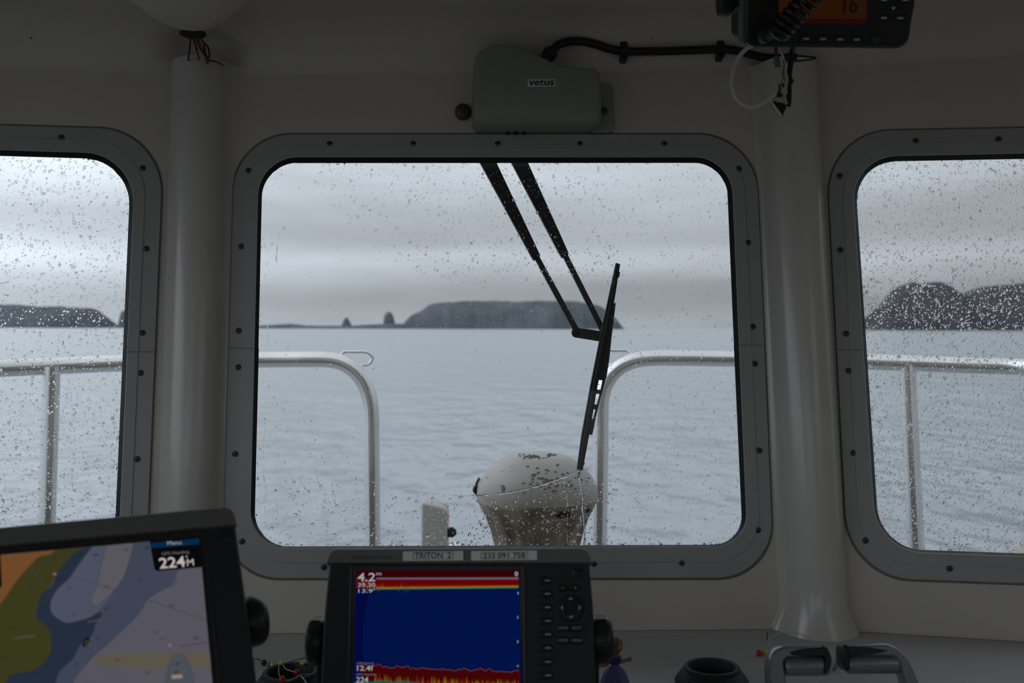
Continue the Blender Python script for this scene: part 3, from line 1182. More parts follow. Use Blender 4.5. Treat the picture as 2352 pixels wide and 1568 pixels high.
def rain(name, pl, q, rr, dens, n, seed, xr, label):
    rnd = random.Random(seed)
    up, lo = quad_halves(q, rr, 800, 800)
    pg = up + lo
    vs, fs = [], []
    ys = [p[1] for p in pg]
    HD = -.0122
    cnt = 0
    for _ in range(n):
        x, y = rnd.uniform(*xr), rnd.uniform(min(ys), max(ys))
        if not in_poly(x, y, pg):
            continue
        d, sz = dens(x, y)
        if rnd.random() > d:
            continue
        r = sz * min(3.1, math.exp(rnd.gauss(.16, .45))) * .00064
        add_drop(vs, fs, pl, pl.uv(x, y, HD), r, HD, rnd)
        cnt += 1
    return vs, fs


def add_drop(vs, fs, pl, c, r, hd, rnd, el=None, ang=None):
    el = el or rnd.uniform(1.0, 1.75)
    ang = rnd.gauss(1.2, .6) if ang is None else ang
    ca, sa = math.cos(ang), math.sin(ang)
    k0 = len(vs)
    hh = r * rnd.uniform(.6, .95)
    for rad, hf in ((1.0, 0.0), (.82, .45), (.5, .84)):
        for i in range(8):
            a = 2 * math.pi * i / 8
            x, y = math.cos(a) * r * rad * el, math.sin(a) * r * rad
            vs.append(pl.pt(c[0] + x * ca - y * sa, c[1] + x * sa + y * ca, hd - hh * hf))
    vs.append(pl.pt(c[0], c[1], hd - hh))
    for g in (0, 8):
        for i in range(8):
            a, b = k0 + g + i, k0 + g + (i + 1) % 8
            fs.append((a, a + 8, b + 8, b))
    for i in range(8):
        fs.append((k0 + 16 + i, k0 + 24, k0 + 16 + (i + 1) % 8))


def ridge(vs, fs, pl, pts, w, hd, rnd, gap=0.0, wob=1.2):
    """a thin run of water along a pixel line: a chain of elongated drops"""
    P = [V((x, y, 0)) for x, y in pts]
    P = smooth_path(P, 10)
    L = 0
    for a, b in zip(P, P[1:]):
        if rnd.random() < gap:
            continue
        ua = pl.uv(a.x + rnd.gauss(0, wob * .4), a.y + rnd.gauss(0, wob * .4), hd)
        ub = pl.uv(b.x + rnd.gauss(0, wob * .4), b.y + rnd.gauss(0, wob * .4), hd)
        d = math.dist(ua, ub)
        n = max(1, int(d / (w * 3.2)))
        for i in range(n):
            k = (i + .5) / n
            c = (ua[0] + (ub[0] - ua[0]) * k, ua[1] + (ub[1] - ua[1]) * k)
            add_drop(vs, fs, pl, c, w * rnd.uniform(.8, 1.2), hd, rnd, el=2.0, ang=math.atan2(ub[1] - ua[1], ub[0] - ua[0]))


rnd = random.Random(3)
vs, fs = rain('r', PC, C_G, [80, 74, 68, 80], dens_c, 13500, 11, (584, 1706), '')
wr = lambda pts, w=.0011, gap=.0, wob=1.2: ridge(vs, fs, PC, pts, w, -.0122, rnd, gap, wob)
wr([(1328, 1081), (1300, 1094), (1262, 1108), (1225, 1119), (1180, 1129), (1120, 1137), (1095, 1139)], .0013, .1)
wr([(1112, 1142), (1170, 1141)], .001, .2)
wr([(1090, 1138), (1050, 1138), (1000, 1134), (950, 1130), (900, 1120), (845, 1103)], .0008, .35)
wr([(1331, 1083), (1330, 1100), (1337, 1140), (1338, 1170), (1342, 1210), (1343, 1250)], .0016, .05, .8)
wr([(1296, 1100), (1296, 1115), (1302, 1140), (1304, 1160)], .0009, .2)
wr([(1305, 1170), (1302, 1210), (1304, 1250)], .0007, .25)
wr([(1150, 1040), (1220, 1032), (1280, 1015), (1330, 1000)], .0005, .45)
wr([(655, 520), (640, 540), (636, 570), (634, 600)], .0011, .1)
wr([(622, 700), (616, 730), (614, 760), (616, 800)], .0008, .3)
wr([(608, 960), (606, 1000), (604, 1055)], .0009, .15)
wr([(604, 1090), (610, 1120), (608, 1160), (611, 1230)], .0008, .3)
for q in range(90):
    add_drop(vs, fs, PC, PC.uv(rnd.uniform(650, 1690), 1254 - abs(rnd.gauss(0, 4)), -.0122), .0013 * rnd.uniform(.7, 1.5), -.0122, rnd)
mk('raindrops', vs, fs, 'water', None, angle=89, label='raindrops and wiper streaks on the centre windscreen glass', cat='raindrops', kind='stuff')
vs, fs = rain('r', PL_, L_G, [80, 108, 80, 80], lambda x, y: (.85, 1.05), 7800, 12, (-220, 300), '')
wr2 = [(136, 960), (132, 985), (124, 1000)]
ridge(vs, fs, PL_, wr2, .001, -.0122, rnd, .2)
mk('raindrops', vs, fs, 'water', None, angle=89, label='raindrops scattered over the left windscreen glass', cat='raindrops', kind='stuff')


def dens_r(x, y):
    return (.95 if y > 640 else .8, 1.1 if 640 < y < 760 else .85)


vs, fs = rain('r', PR, R_G, [95, 80, 80, 95], dens_r, 16500, 13, (1960, 2520), '')
ridge(vs, fs, PR, [(2150, 700), (2147, 720), (2143, 732)], .0009, -.0122, rnd, .1)
for xx, yy in ((2106, 625), (2107, 640), (2190, 620), (2192, 636), (2190, 648), (2270, 625), (2232, 608)):
    add_drop(vs, fs, PR, PR.uv(xx, yy, -.0122), .0022, -.0122, rnd)
mk('raindrops', vs, fs, 'water', None, angle=89, label='dense raindrops over the right windscreen glass', cat='raindrops', kind='stuff')

# ------------------------------------------------------------------ wiper motor cover on the wall
base = PC.P(1232, 306, 0)
e = thing('wiper_motor', 'grey-green wiper motor cover above the centre windscreen', 'wiper motor', base)
HC = .052
sil = [(1088, 153, .03), (1092, 138, .03), (1101, 124, .03), (1123, 111, .03), (1153, 107.6, .03), (1184, 112, .03), (1210, 121, .03), (1238, 134, .03), (1263, 146, .03), (1286, 155, .03), (1312, 160, .03), (1355, 162.5, .03), (1370, 165, .03), (1378, 178, .03), (1380.5, 230, .03), (1380, 268, .02), (1376, 292, .005), (1368, 302, 0), (1352, 306.5, 0), (1102, 306.5, 0), (1091, 303, 0), (1086, 294, .01), (1084.5, 230, .03)]
c = [PC.uv(x, y, h) for x, y, h in sil]
v, f = prism(PC, c, [(0, -.002), (0, .032), (.0010, .041), (.0028, .047), (.0050, .0505), (.0075, HC)])
mk('cover', v, f, 'cover', e, angle=60)
def ridge_bar(x0, x1, y):
    u0, v0 = PC.uv(x0, y, HC)
    u1, v1 = PC.uv(x1, y, HC)
    v, f = prism(PC, rrect(u0, v0 - .0012, u1, v0 + .0012, .001, 3), [(0, HC - .003), (0, HC + .0004), (.0008, HC + .001)])
    mk('moulded_rib', v, f, 'cover', e)
ridge_bar(1104, 1202, 189)
ridge_bar(1126, 1332, 214)
ridge_bar(1104, 1366, 236)
u0, v0 = PC.uv(1212, 199.5, HC)
u1, v1 = PC.uv(1276, 181, HC)
v, f = prism(PC, rrect(u0, v0, u1, v1, .0012, 3), [(0, HC - .004), (0, HC + .0007), (.0004, HC + .001)])
bdg = mk('badge', v, f, 'label', e)
bdg['label'] = 'small white badge with black lettering'
text('badge_lettering', 'vetus', PC, u0 + .0022, v0 + .0016, u1 - .0022, v1 - .0014, HC + .0012, 'ink', bdg, .02, .15)
q = [PC.uv(1360, 192.5, .006), PC.uv(1400, 192.5, .006), PC.uv(1409, 202, .006), PC.uv(1411, 296, .004), PC.uv(1403, 306.5, .002), PC.uv(1360, 306.5, .002)]
v, f = slab(PC, rpoly(q, [0, .003, .005, .005, .003, 0], 4), -.002, .010, .0015)
mk('bracket_plate', v, f, 'cover', e)
v, f = lathe(PC.P(1388, 255, .010), PC.n, [(.0062, -.001), (.0062, .0015), (.004, .0018), (.004, .004), (.003, .0045), (.0022, .003), (.0001, .003)], 18, False, True)
mk('bracket_screw', v, f, 'screw', e)
v, f = lathe(PC.P(1064, 259, 0), PC.n, [(.0128, -.001), (.0128, .008), (.0105, .012), (.0085, .013), (.0085, .016), (.0062, .0165), (.0062, .023), (.0045, .0245), (.0035, .023), (.0001, .023)], 24, False, True)
mk('spindle_bolt', v, f, 'screw', e)
for x in (1166, 1185, 1204):
    p = PC.P(x, 304, .008)
    v, f = lathe(p, -PC.s, [(.0030, -.002), (.0030, .001), (.0018, .002), (.0018, .004)], 10, True, True)
    mk('stud', v, f, 'black', e)
# conduit gland and corrugated conduit
e = thing('cable_conduit', 'black corrugated cable conduit clipped along the wall, running right from the wiper motor', 'conduit', PC.P(1433, 135, .01))
HK = .036
ga, gb = PC.P(1250, 141, HK), PC.P(1269, 114, HK)
v, f = lathe(ga, gb - ga, [(.0098, -.004), (.0098, .010), (.0115, .0105), (.0115, .019), (.0092, .020), (.0075, (gb - ga).length + .001)], 16, True, True)
mk('gland_nut', v, f, 'black', e)
path = [(1268, 116), (1284, 102), (1310, 95), (1340, 95.5), (1372, 103), (1402, 113), (1433, 118), (1480, 118), (1540, 117), (1600, 115), (1655, 113), (1695, 117), (1725, 125), (1755, 132), (1795, 134)]
pp = smooth_path([PC.P(x, y, HK - (.016 if x > 1400 else .016 * max(0, (x - 1268)) / 132)) for x, y in path], 10)
# resample at the corrugation pitch
pitch = .0016
out = [pp[0]]
acc = 0.0
for a, b in zip(pp, pp[1:]):
    L = (b - a).length
    d = pitch - acc
    while d <= L:
        out.append(a.lerp(b, d / L))
        d += pitch
    acc = (acc + L) % pitch
nn = len(out)
v, f = tube(out, lambda t: .0069 if round(t * (nn - 1)) % 2 else .0061, 12, 0)
mk('corrugated_tube', v, f, 'black', e, angle=180)
for x, y in ((1433, 116), (1655, 112.5)):
    p = PC.P(x, y, HK - .016)
    v, f = lathe(p - PC.t * .006, PC.t, [(.0078, 0), (.0082, .001), (.0082, .011), (.0078, .012)], 16, True, True)
    cl = mk('clip', v, f, 'black', e)
    u, w = PC.uv(x, y, HK - .016)
    q = rpoly([(u - .0052, w + .0165), (u + .0052, w + .0165), (u + .0062, w + .004), (u + .0062, w - .011), (u + .004, w - .0145), (u - .004, w - .0145), (u - .0062, w - .011), (u - .0062, w + .004)], .001, 2)
    v, f = slab(PC, q, -.002, .022, .001)
    mk('clip_foot', v, f, 'black', cl)

# ------------------------------------------------------------------ wires at the head of the left column
e = thing('wire_bundle', 'dark red and black wires hanging from the ceiling into the left column', 'wires', PC.P(460, 140, .03))
def wire(nm, pts, r, mat, par, seg=8):
    v, f = tube(pts, r, seg, 6)
    return mk(nm, v, f, mat, par)
W = lambda x, y, d: at(x, y, d)
for pts, m_ in (([(437, 78, 1.475), (437, 100, 1.49), (434, 125, 1.51), (430, 152, 1.575)], 'black'),
                ([(441, 78, 1.475), (448, 102, 1.49), (454, 122, 1.51), (459, 152, 1.575)], 'black'),
                ([(446, 80, 1.475), (456, 105, 1.488), (468, 124, 1.50), (478, 137, 1.515), (494, 141, 1.515), (507, 146, 1.545), (514, 152, 1.575)], 'red_wire'),
                ([(450, 80, 1.475), (461, 104, 1.486), (471, 122, 1.498), (476, 136, 1.52), (474, 154, 1.575)], 'red_wire'),
                ([(455, 78, 1.475), (467, 98, 1.485), (471, 118, 1.497), (474, 134, 1.51), (476, 154, 1.575)], 'black'),
                ([(458, 78, 1.475), (466, 96, 1.485), (477, 107, 1.492), (481, 122, 1.50), (479, 136, 1.51), (476, 154, 1.575)], 'black')):
    wire('wire', [W(*p) for p in pts], .00135, m_, e)
hp = at(443, 77, 1.468)
v, f = lathe(hp, bZ, [(.0002, .0), (.019, .001), (.0195, -.001), (.017, -.003), (.0002, -.0025)], 20)
mk('entry_hole', v, f, 'grime', e)  # black disc in place of a hole, its dark put into the colour

# ------------------------------------------------------------------ hanging cables right
e = thing('hanging_cables', 'loose bundle of thin wires and white connectors hanging below the black radio', 'cables', at(1795, 240, 1.36))
DH = 1.36
w2 = lambda pts, r, m_, nm='wire', seg=8: wire(nm, [at(x, y, DH + (q[0] if q else 0)) for x, y, *q in pts], r, m_, e, seg)
w2([(1783, 100), (1782, 118), (1783, 132)], .0022, 'red_wire')
w2([(1783, 130), (1786, 150), (1788, 158)], .0042, 'green_wire', 'sleeve', 10)
w2([(1787, 156), (1789, 170), (1790, 186)], .0048, 'white_plug', 'connector', 10)
w2([(1790, 184), (1791, 194)], .0036, 'white_plug', 'connector')
w2([(1788, 190), (1791, 200), (1789, 215)], .0016, 'red_wire')
w2([(1795, 190), (1800, 200), (1801, 208)], .0018, 'black')
w2([(1790, 105), (1796, 125), (1801, 145), (1799, 170), (1803, 185)], .0011, 'yellow_wire')
w2([(1788, 105), (1797, 128), (1804, 150), (1805, 178), (1803, 190)], .0014, 'white_cable')
w2([(1805, 170), (1806, 185), (1803, 205)], .003, 'white_plug', 'connector')
for yy, ww in ((206, .007), (213, .008)):
    v, f = box(at(1801, yy, DH), V((1, 0, 0)), V((0, 1, 0)), V((0, 0, 1)), ww, .006, .0042)
    mk('connector', v, f, 'white_plug', e, smooth=False)
w2([(1801, 214), (1802, 228), (1806, 240)], .0028, 'white_plug')
w2([(1789, 215), (1787, 224)], .0016, 'red_wire')
# white wrapped strip and black plug at the bottom
PW = Plane(at(1790, 235, DH), V((1, 0, 0)), V((0, 0, 1)))
q = [PW.uv(x, y) for x, y in ((1769, 222), (1780, 222), (1795, 226), (1806, 236), (1803, 237), (1787, 236), (1774, 232))]
v, f = slab(PW, rpoly(q, .001, 2), -.008, .004, .001)
mk('wrap_strip', v, f, 'white_plug', e)
q = [PW.uv(x, y) for x, y in ((1773, 237), (1780, 234), (1804, 238), (1805, 250), (1801, 256), (1798, 266), (1795, 267))]
v, f = slab(PW, q, -.012, .002, .001)
mk('open_plug', v, f, 'black', e)
q = [PW.uv(x, y) for x, y in ((1772, 236), (1774, 236), (1796, 266), (1794, 267))]
v, f = slab(PW, q, -.004, .004, .0004)
mk('plug_edge', v, f, 'white_plug', e)
w2([(1776, 222), (1786, 217), (1795, 220)], .003, 'black')
w2([(1801, 262), (1808, 262), (1813, 258)], .001, 'white_cable')
w2([(1802, 264), (1808, 267), (1812, 270)], .001, 'white_cable')
w2([(1764, 210), (1766, 214), (1762, 217)], .0011, 'white_cable')
# black lead beside them
e = thing('black_lead', 'straight black lead hanging just right of the white connectors', 'cable', at(1811, 240, 1.37))
v, f = tube([at(x, y, d) for x, y, d in ((1824, 88, 1.33), (1820, 112, 1.36), (1817, 140, 1.37), (1813, 170, 1.37), (1812, 200, 1.37), (1812, 225, 1.37), (1810, 244, 1.37))], .0037, 10)
mk('lead', v, f, 'black', e)
v, f = ball(at(1815, 187, 1.365), .0048)
mk('lead_knot', v, f, 'black', e)
v, f = box(at(1816, 133, 1.37), V((1, 0, 0)), V((0, 1, 0)), V((0, 0, 1)), .014, .012, .010)
mk('lead_clamp', v, f, 'black', e, smooth=False)
v, f = tube([at(x, y, 1.37) for x, y in ((1800, 126), (1830, 128), (1872, 132), (1866, 136), (1830, 140), (1812, 138))], .0013, 8, 6)
mk('cable_tie', v, f, 'black', e)
e = thing('white_cable', 'translucent white cable hanging in a wide loop left of the connectors', 'cable', at(1726, 245, 1.36))
v, f = tube([at(x, y, 1.35) for x, y in ((1727, 104), (1712, 114), (1695, 134), (1684, 160), (1680, 188), (1686, 216), (1702, 236), (1725, 245), (1750, 238), (1768, 224), (1782, 214))], .0029, 10)
mk('cable_loop', v, f, 'white_cable', e)

# ------------------------------------------------------------------ VHF radio hung from the ceiling
PV = Plane(at(1900, 50, 1.05), (bX + bY * .02), bZ - bY * .34)
e = thing('marine_radio', 'black marine radio with orange display hanging from the ceiling', 'radio', PV.P(1900, 110))
q = [PV.uv(1712, -130), PV.uv(2108, -130), PV.uv(2104, 5), PV.uv(2095, 50), PV.uv(2087, 112), PV.uv(1712, 107)]
v, f = prism(PV, rpoly(q, [.012, .012, .01, .004, .0125, .011], 6), [(.006, -.09), (.004, -.018), (0, -.016), (0, -.003), (.003, 0)])
M['radio_black'] = pmat('radio_black', (.0045, .0045, .005), .5)
bdy = mk('body', v, f, 'radio_black', e)
q = [PV.uv(1704, -120), PV.uv(1716, -120), PV.uv(1716, 108), PV.uv(1704, 100)]
v, f = prism(PV, rpoly(q, [.003, .001, .004, .006], 4), [(.001, -.02), (0, -.018), (0, -.006), (.0012, -.004)])
mk('side_trim', v, f, 'bezel', e)
M['amber'] = emat('amber_display', 38, 19, 6)
M['amber_dark'] = emat('amber_display_footer', 32, 9, 5)
M['amber_seg'] = emat('amber_segments', 18, 9, 3)
q = [PV.uv(1790, -60), PV.uv(1990, -60), PV.uv(1989, 55), PV.uv(1788, 53)]
v, f = prism(PV, rpoly(q, .002, 3), [(0, -.002), (0, .0005)])
ds = mk('display', v, f, 'amber', e, smooth=False)
q = [PV.uv(1788, 42), PV.uv(1989, 43), PV.uv(1989, 55), PV.uv(1788, 53)]
v, f = prism(PV, q, [(0, 0), (0, .0008)])
mk('display_footer', v, f, 'amber_dark', ds, smooth=False)
textpx('channel_digits', '16', PV, 1936, -12, 1971, 31, .001, 'amber_seg', ds, .03)
def outline(pl, c, h, w, mat, par, nm):
    r = [[pl.pt(u, v_, h) for u, v_ in c], [pl.pt(u, v_, h + .0006) for u, v_ in inset(c, w * .5)], [pl.pt(u, v_, h) for u, v_ in inset(c, w)]]
    v, f = loft(r, True)
    return mk(nm, v, f, mat, par)
M['key_rim'] = pmat('key_rim', (.03, .031, .033), .5)
M['key_mark'] = pmat('key_mark', (.55, .55, .53), .5)
def rkey(x, y, w, h_, mark=True):
    u0, v0 = PV.uv(x - w / 2, y + h_ / 2)
    u1, v1 = PV.uv(x + w / 2, y - h_ / 2)
    c = rrect(u0, v0, u1, v1, .002, 4)
    v, f = prism(PV, c, [(0, -.001), (0, .0006), (.0006, .0012)])
    k_ = mk('key', v, f, 'radio_black', e)
    outline(PV, inset(c, -.0002), .0006, .0007, 'key_rim', k_, 'key_rim')
    if mark:
        um, vm = PV.uv(x, y + 0)
        v, f = prism(PV, rrect(um - .003, vm - .0009, um + .003, vm + .0009, .0006, 3), [(0, .001), (0, .0016)])
        mk('key_mark', v, f, 'key_mark', k_, smooth=False)
    return k_
for x, y in ((1851, 89), (1890, 89.5), (1929, 90.5), (1967, 91)):
    rkey(x, y, 30, 19)
k_ = rkey(2051, 17, 31, 14, False)
um, vm = PV.uv(2051, 19)
v, f = prism(PV, [(um - .0022, vm + .0012), (um + .0022, vm + .0012), (um, vm - .0018)], [(0, .001), (0, .0016)])
mk('arrow', v, f, 'key_mark', k_, smooth=False)
for x, y in ((2029, 41), (2067, 41.5), (2030, 0), (2078, 0)):
    rkey(x, y, 29, 13, True)
v, f = lathe(PV.P(2011, 91), PV.n, [(.0042, -.001), (.0042, .0012), (.0034, .0018), (.0001, .0018)], 18, False, True)
mk('emblem', v, f, 'key_rim', e)
# bracket, knob and ceiling mount
kn = PV.P(1678, -4, -.03)
v, f = lathe(kn, -PV.t, [(.008, -.012), (.008, 0), (.0185, .001), (.0195, .003), (.0195, .010), (.018, .012), (.002, .012)], 22, True, True)
mk('bracket_knob', v, f, 'radio_black', e)
zt_ = ZC - (PV.P(1900, -60) - EYE).dot(bZ)
for x in (1690, 2086):
    p = PV.P(x, -20, -.03)
    q0 = p + bZ * (ZC - (p - EYE).dot(bZ))
    v, f = box((p + q0) / 2 - bZ * .01, PV.t, bY, bZ, .004, .022, (q0 - p).length + .02)
    mk('bracket_arm', v, f, 'matblack', e, smooth=False)
a, b_ = PV.P(1690, -20, -.03), PV.P(2086, -20, -.03)
mid_ = (a + b_) / 2
v, f = box(mid_ + bZ * (ZC - .003 - (mid_ - EYE).dot(bZ)), PV.t, bY, bZ, (a - b_).length, .03, .006)
mk('mounting_plate', v, f, 'matblack', e, smooth=False)
# coiled microphone cord
e = thing('coiled_cord', 'black coiled microphone cord in front of the radio', 'cord', PV.P(1795, 80, .02))
axis = [PV.P(1786, 76, .026), PV.P(1800, 60, .03), PV.P(1822, 36, .032), PV.P(1848, 8, .032), PV.P(1872, -28, .03), PV.P(1880, -70, .02)]
ap = smooth_path(axis, 12)
turns = 11
pts = []
up = V((0, 1, 0))
NN = turns * 16
for i in range(NN + 1):
    k_ = i / NN * (len(ap) - 1)
    j = min(int(k_), len(ap) - 2)
    p = ap[j].lerp(ap[j + 1], k_ - j)
    d = (ap[j + 1] - ap[j]).normalized()
    a = (up - d * up.dot(d)).normalized()
    b_ = d.cross(a)
    th = 2 * math.pi * turns * i / NN
    rad = .0098
    pts.append(p + (a * math.cos(th) + b_ * math.sin(th)) * rad)
v, f = tube(pts, .0029, 8, 0)
mk('coil', v, f, 'black', e)
v, f = lathe(PV.P(1752, 82, .001), (PV.P(1786, 76, .026) - PV.P(1752, 82, .001)), [(.008, 0), (.008, .008), (.005, .010), (.0045, .026), (.003, .032)], 14, True, True)
mk('strain_relief', v, f, 'matblack', e)

# ------------------------------------------------------------------ centre echo sounder
PS = Plane(at(1055, 1273, 1.05), bX, bZ + bY * .46)
stand = bw((at(1055, 1500, 1.02) - EYE).dot(bX), 1.0, ZD)
e = thing('echo_sounder', 'grey echo sounder with blue and red sonar screen in the middle of the dashboard', 'chartplotter', stand)
ub = PS.uv(1055, 1273)[1]
bot = ub - .196
def U(x, y, h=0): return PS.uv(x, y, h)
q = [U(760, 1262), U(1350, 1260), (U(1365, 1420)[0], U(1365, 1420)[1]), (U(1366, 1568)[0], bot), (U(741, 1568)[0], bot), (U(743, 1420)[0], U(743, 1420)[1])]
v, f = prism(PS, rpoly(q, [.011, .011, .03, .012, .012, .03], 6), [(.012, -.06), (.006, -.055), (.001, -.012), (0, -.008), (0, -.002), (.002, 0)])
mk('housing', v, f, 'darkface', e)
q = [U(760, 1261), U(1350, 1259), U(1358, 1293), U(750, 1294)]
v, f = prism(PS, rpoly(q, [.011, .011, .001, .001], 6), [(-.0006, -.012), (-.0006, -.001), (.0015, .0022)])
hd = mk('bezel_strip', v, f, 'bezel', e)
hd['label'] = 'pale grey bezel strip with two label tapes'
for (x0, y0, x1, y1, s) in ((925, 1265, 1064, 1288, 'TRITON  2'), (1082, 1264, 1233, 1287, '235 091 758')):
    a, b_ = U(x0, y1, .002), U(x1, y0, .002)
    v, f = prism(PS, rrect(a[0], a[1], b_[0], b_[1], .0006, 2), [(0, .001), (0, .0027)])
    tp = mk('label_tape', v, f, 'label', hd, smooth=False)
    if s[0] == 'T':
        tp['label'] = 'white tape with boat name in black capitals'
        textpx('tape_lettering', s, PS, 953, 1268.5, 1036, 1281.5, .0029, 'ink', hd, .012)
        bx_ = (948, 1266.5, 1041, 1284)
    else:
        tp['label'] = 'white tape with a nine-digit number'
        textpx('tape_lettering', s, PS, 1110, 1269, 1206, 1281.5, .0029, 'ink', hd, .012)
        bx_ = (1105, 1266.5, 1212, 1284)
    a, b_ = U(bx_[0], bx_[3], .0029), U(bx_[2], bx_[1], .0029)
    outline(PS, rrect(a[0], a[1], b_[0], b_[1], .0004, 2), .0026, .0005, 'ink', hd, 'tape_border')
textpx('model_lettering', 'GPSMAP 4008', PS, 809, 1275.5, 899, 1284, .0024, 'faint', hd, .0, .2)
# screen recess
q = [U(806, 1297), U(1205, 1297), (U(1207, 1560)[0], bot + .01), (U(803, 1560)[0], bot + .01)]
v, f = prism(PS, rpoly(q, .002, 3), [(0, -.001), (0, .0006), (.0006, .001), (.0022, .0003)])
mk('screen_surround', v, f, 'black', e)


def em(nm, r, g, b_):
    if nm not in M:
        M[nm] = emat(nm, r, g, b_)
    return nm


HS = .0009
q = [U(818, 1308), U(1192, 1308), (U(1197, 1568)[0], bot + .014), (U(814, 1568)[0], bot + .014)]
v, f = prism(PS, q, [(0, 0), (0, HS)])
scr = mk('screen', v, f, em('sonar_blue', 1, 18, 68), e, smooth=False)


def lay(nm, pts, mat, lv, pl=PS, par=None, hs=HS):
    c = [pl.uv(x, y) for x, y in pts]
    return mk(nm, [pl.pt(u, v_, hs + .00012 * lv) for u, v_ in c], [tuple(range(len(c)))], mat, par or scr, smooth=False)


def line(nm, pts, w, mat, lv, pl=PS, par=None, hs=HS):
    """printed line of a width in pixels"""
    L_, R_ = [], []
    for i, (x, y) in enumerate(pts):
        a, b_ = pts[max(i - 1, 0)], pts[min(i + 1, len(pts) - 1)]
        dx, dy = b_[0] - a[0], b_[1] - a[1]
        l_ = math.hypot(dx, dy) or 1
        L_.append((x - dy / l_ * w / 2, y + dx / l_ * w / 2))
        R_.append((x + dy / l_ * w / 2, y - dx / l_ * w / 2))
    vv = [pl.pt(*pl.uv(*p), hs + .00012 * lv) for p in L_ + R_]
    n = len(pts)
    return mk(nm, vv, [(i, i + 1, n + i + 1, n + i) for i in range(n - 1)], mat, par or scr, smooth=False)


lay('sonar_edge', [(818, 1340), (850, 1345), (835, 1430), (833, 1568), (814, 1568)], em('sonar_blue_dark', 3, 8, 62), 1)
lay('sonar_band', [(818, 1309), (1192, 1309), (1192, 1327), (818, 1327)], em('sonar_maroon', 48, 3, 5), 1)
lay('sonar_band', [(865, 1326.5), (1191, 1325.5), (1191, 1331), (865, 1331)], em('sonar_grey', 92, 82, 98), 2)
lay('sonar_band', [(818, 1332), (1191, 1330.5), (1191, 1349), (818, 1351)], em('sonar_red', 98, 2, 2), 1)
lay('sonar_band', [(862, 1344), (1191, 1341), (1191, 1346), (862, 1349)], em('sonar_red_bright', 112, 14, 3), 2)
lay('sonar_band', [(862, 1348.5), (1191, 1345), (1191, 1349), (862, 1352.5)], em('sonar_yellow', 124, 106, 18), 3)
lay('sonar_band', [(862, 1352), (1191, 1348.5), (1191, 1351.5), (862, 1355)], em('sonar_cyan', 14, 84, 92), 2)
r2 = random.Random(5)
for x0, x1 in ((835, 880), (915, 945), (965, 972)):
    x = x0
    while x < x1:
        y = 1350 - (x - 860) * .01
        L_ = r2.uniform(3, 16)
        lay('sonar_spike', [(x, y - r2.uniform(0, 12)), (x + 1.6, y), (x + .8, y + L_)], em(*r2.choice([('sonar_yellow', 0, 0, 0), ('sonar_cyan', 0, 0, 0), ('sonar_orange', 118, 50, 8)])), 4)
        x += r2.uniform(3, 8)
# sea bed
top_ = []
x = 818
while x < 1192:
    yb_ = 1531 + (x - 870) * .034 - (3 if x < 880 else 0)
    top_.append((x, yb_ + r2.choice([-5, -1, 2, 4]) * r2.uniform(.4, 1)))
    x += r2.uniform(4, 8)
lay('sea_bed', [(817, 1531)] + top_ + [(1193, 1540), (1199, 1690), (811, 1690)], em('sonar_bed', 62, 4, 6), 1)
line('sea_bed_line', top_, 1.2, em('sonar_bed_line', 120, 60, 60), 2)
x = 860
while x < 1190:
    h_ = r2.uniform(4, 18) * (1 - (x - 860) / 560)
    yb_ = 1562 + (x - 860) * .012
    lay('sonar_spike', [(x, yb_ + 10), (x + r2.uniform(1, 2), yb_ - h_), (x + r2.uniform(3, 4.5), yb_ + 10)], em(*r2.choice([('sonar_orange', 0, 0, 0), ('sonar_yellow', 0, 0, 0), ('sonar_red_bright', 0, 0, 0)])), 3)
    x += r2.uniform(3, 5.5)
lay('sonar_band', [(850, 1565), (880, 1564), (905, 1566), (930, 1565), (960, 1568), (1010, 1574), (1080, 1582), (1140, 1580), (1193, 1588), (1195, 1604), (1100, 1600), (960, 1590), (880, 1584), (815, 1582), (814, 1566)], em('sonar_cyan', 0, 0, 0), 4)
em('screen_white', 150, 152, 150)
em('screen_grey', 105, 105, 112)
TX = lambda s, x0, y0, x1, y1, b_=.02, m_='screen_white': textpx('screen_text', s, PS, x0, y0, x1, y1, HS + .0008, m_, scr, b_)
TX('4.2', 821, 1315, 862, 1335, .02)
TX('m', 864, 1315, 876, 1321, .0)
TX('39.30', 822, 1338, 862, 1348, .008)
TX('13.9\'', 823, 1352, 860, 1361, .008)
TX('GPS Speed', 819, 1520, 858, 1526, .0, 'screen_grey')
TX('12.4', 820, 1528, 851, 1540, .015)
TX('f', 852, 1528, 857, 1540, .02)
TX('GPS Heading', 818, 1546, 864, 1552, .0, 'screen_grey')
TX('224', 818, 1554, 846, 1567, .015)
TX('0', 1182, 1312, 1190, 1323, .03)
for s, y in (('1', 1362), ('2', 1417), ('3', 1473), ('4', 1529)):
    TX(s, 1189 if s == '1' else 1187, y - 3, 1191, y + 3, .0)
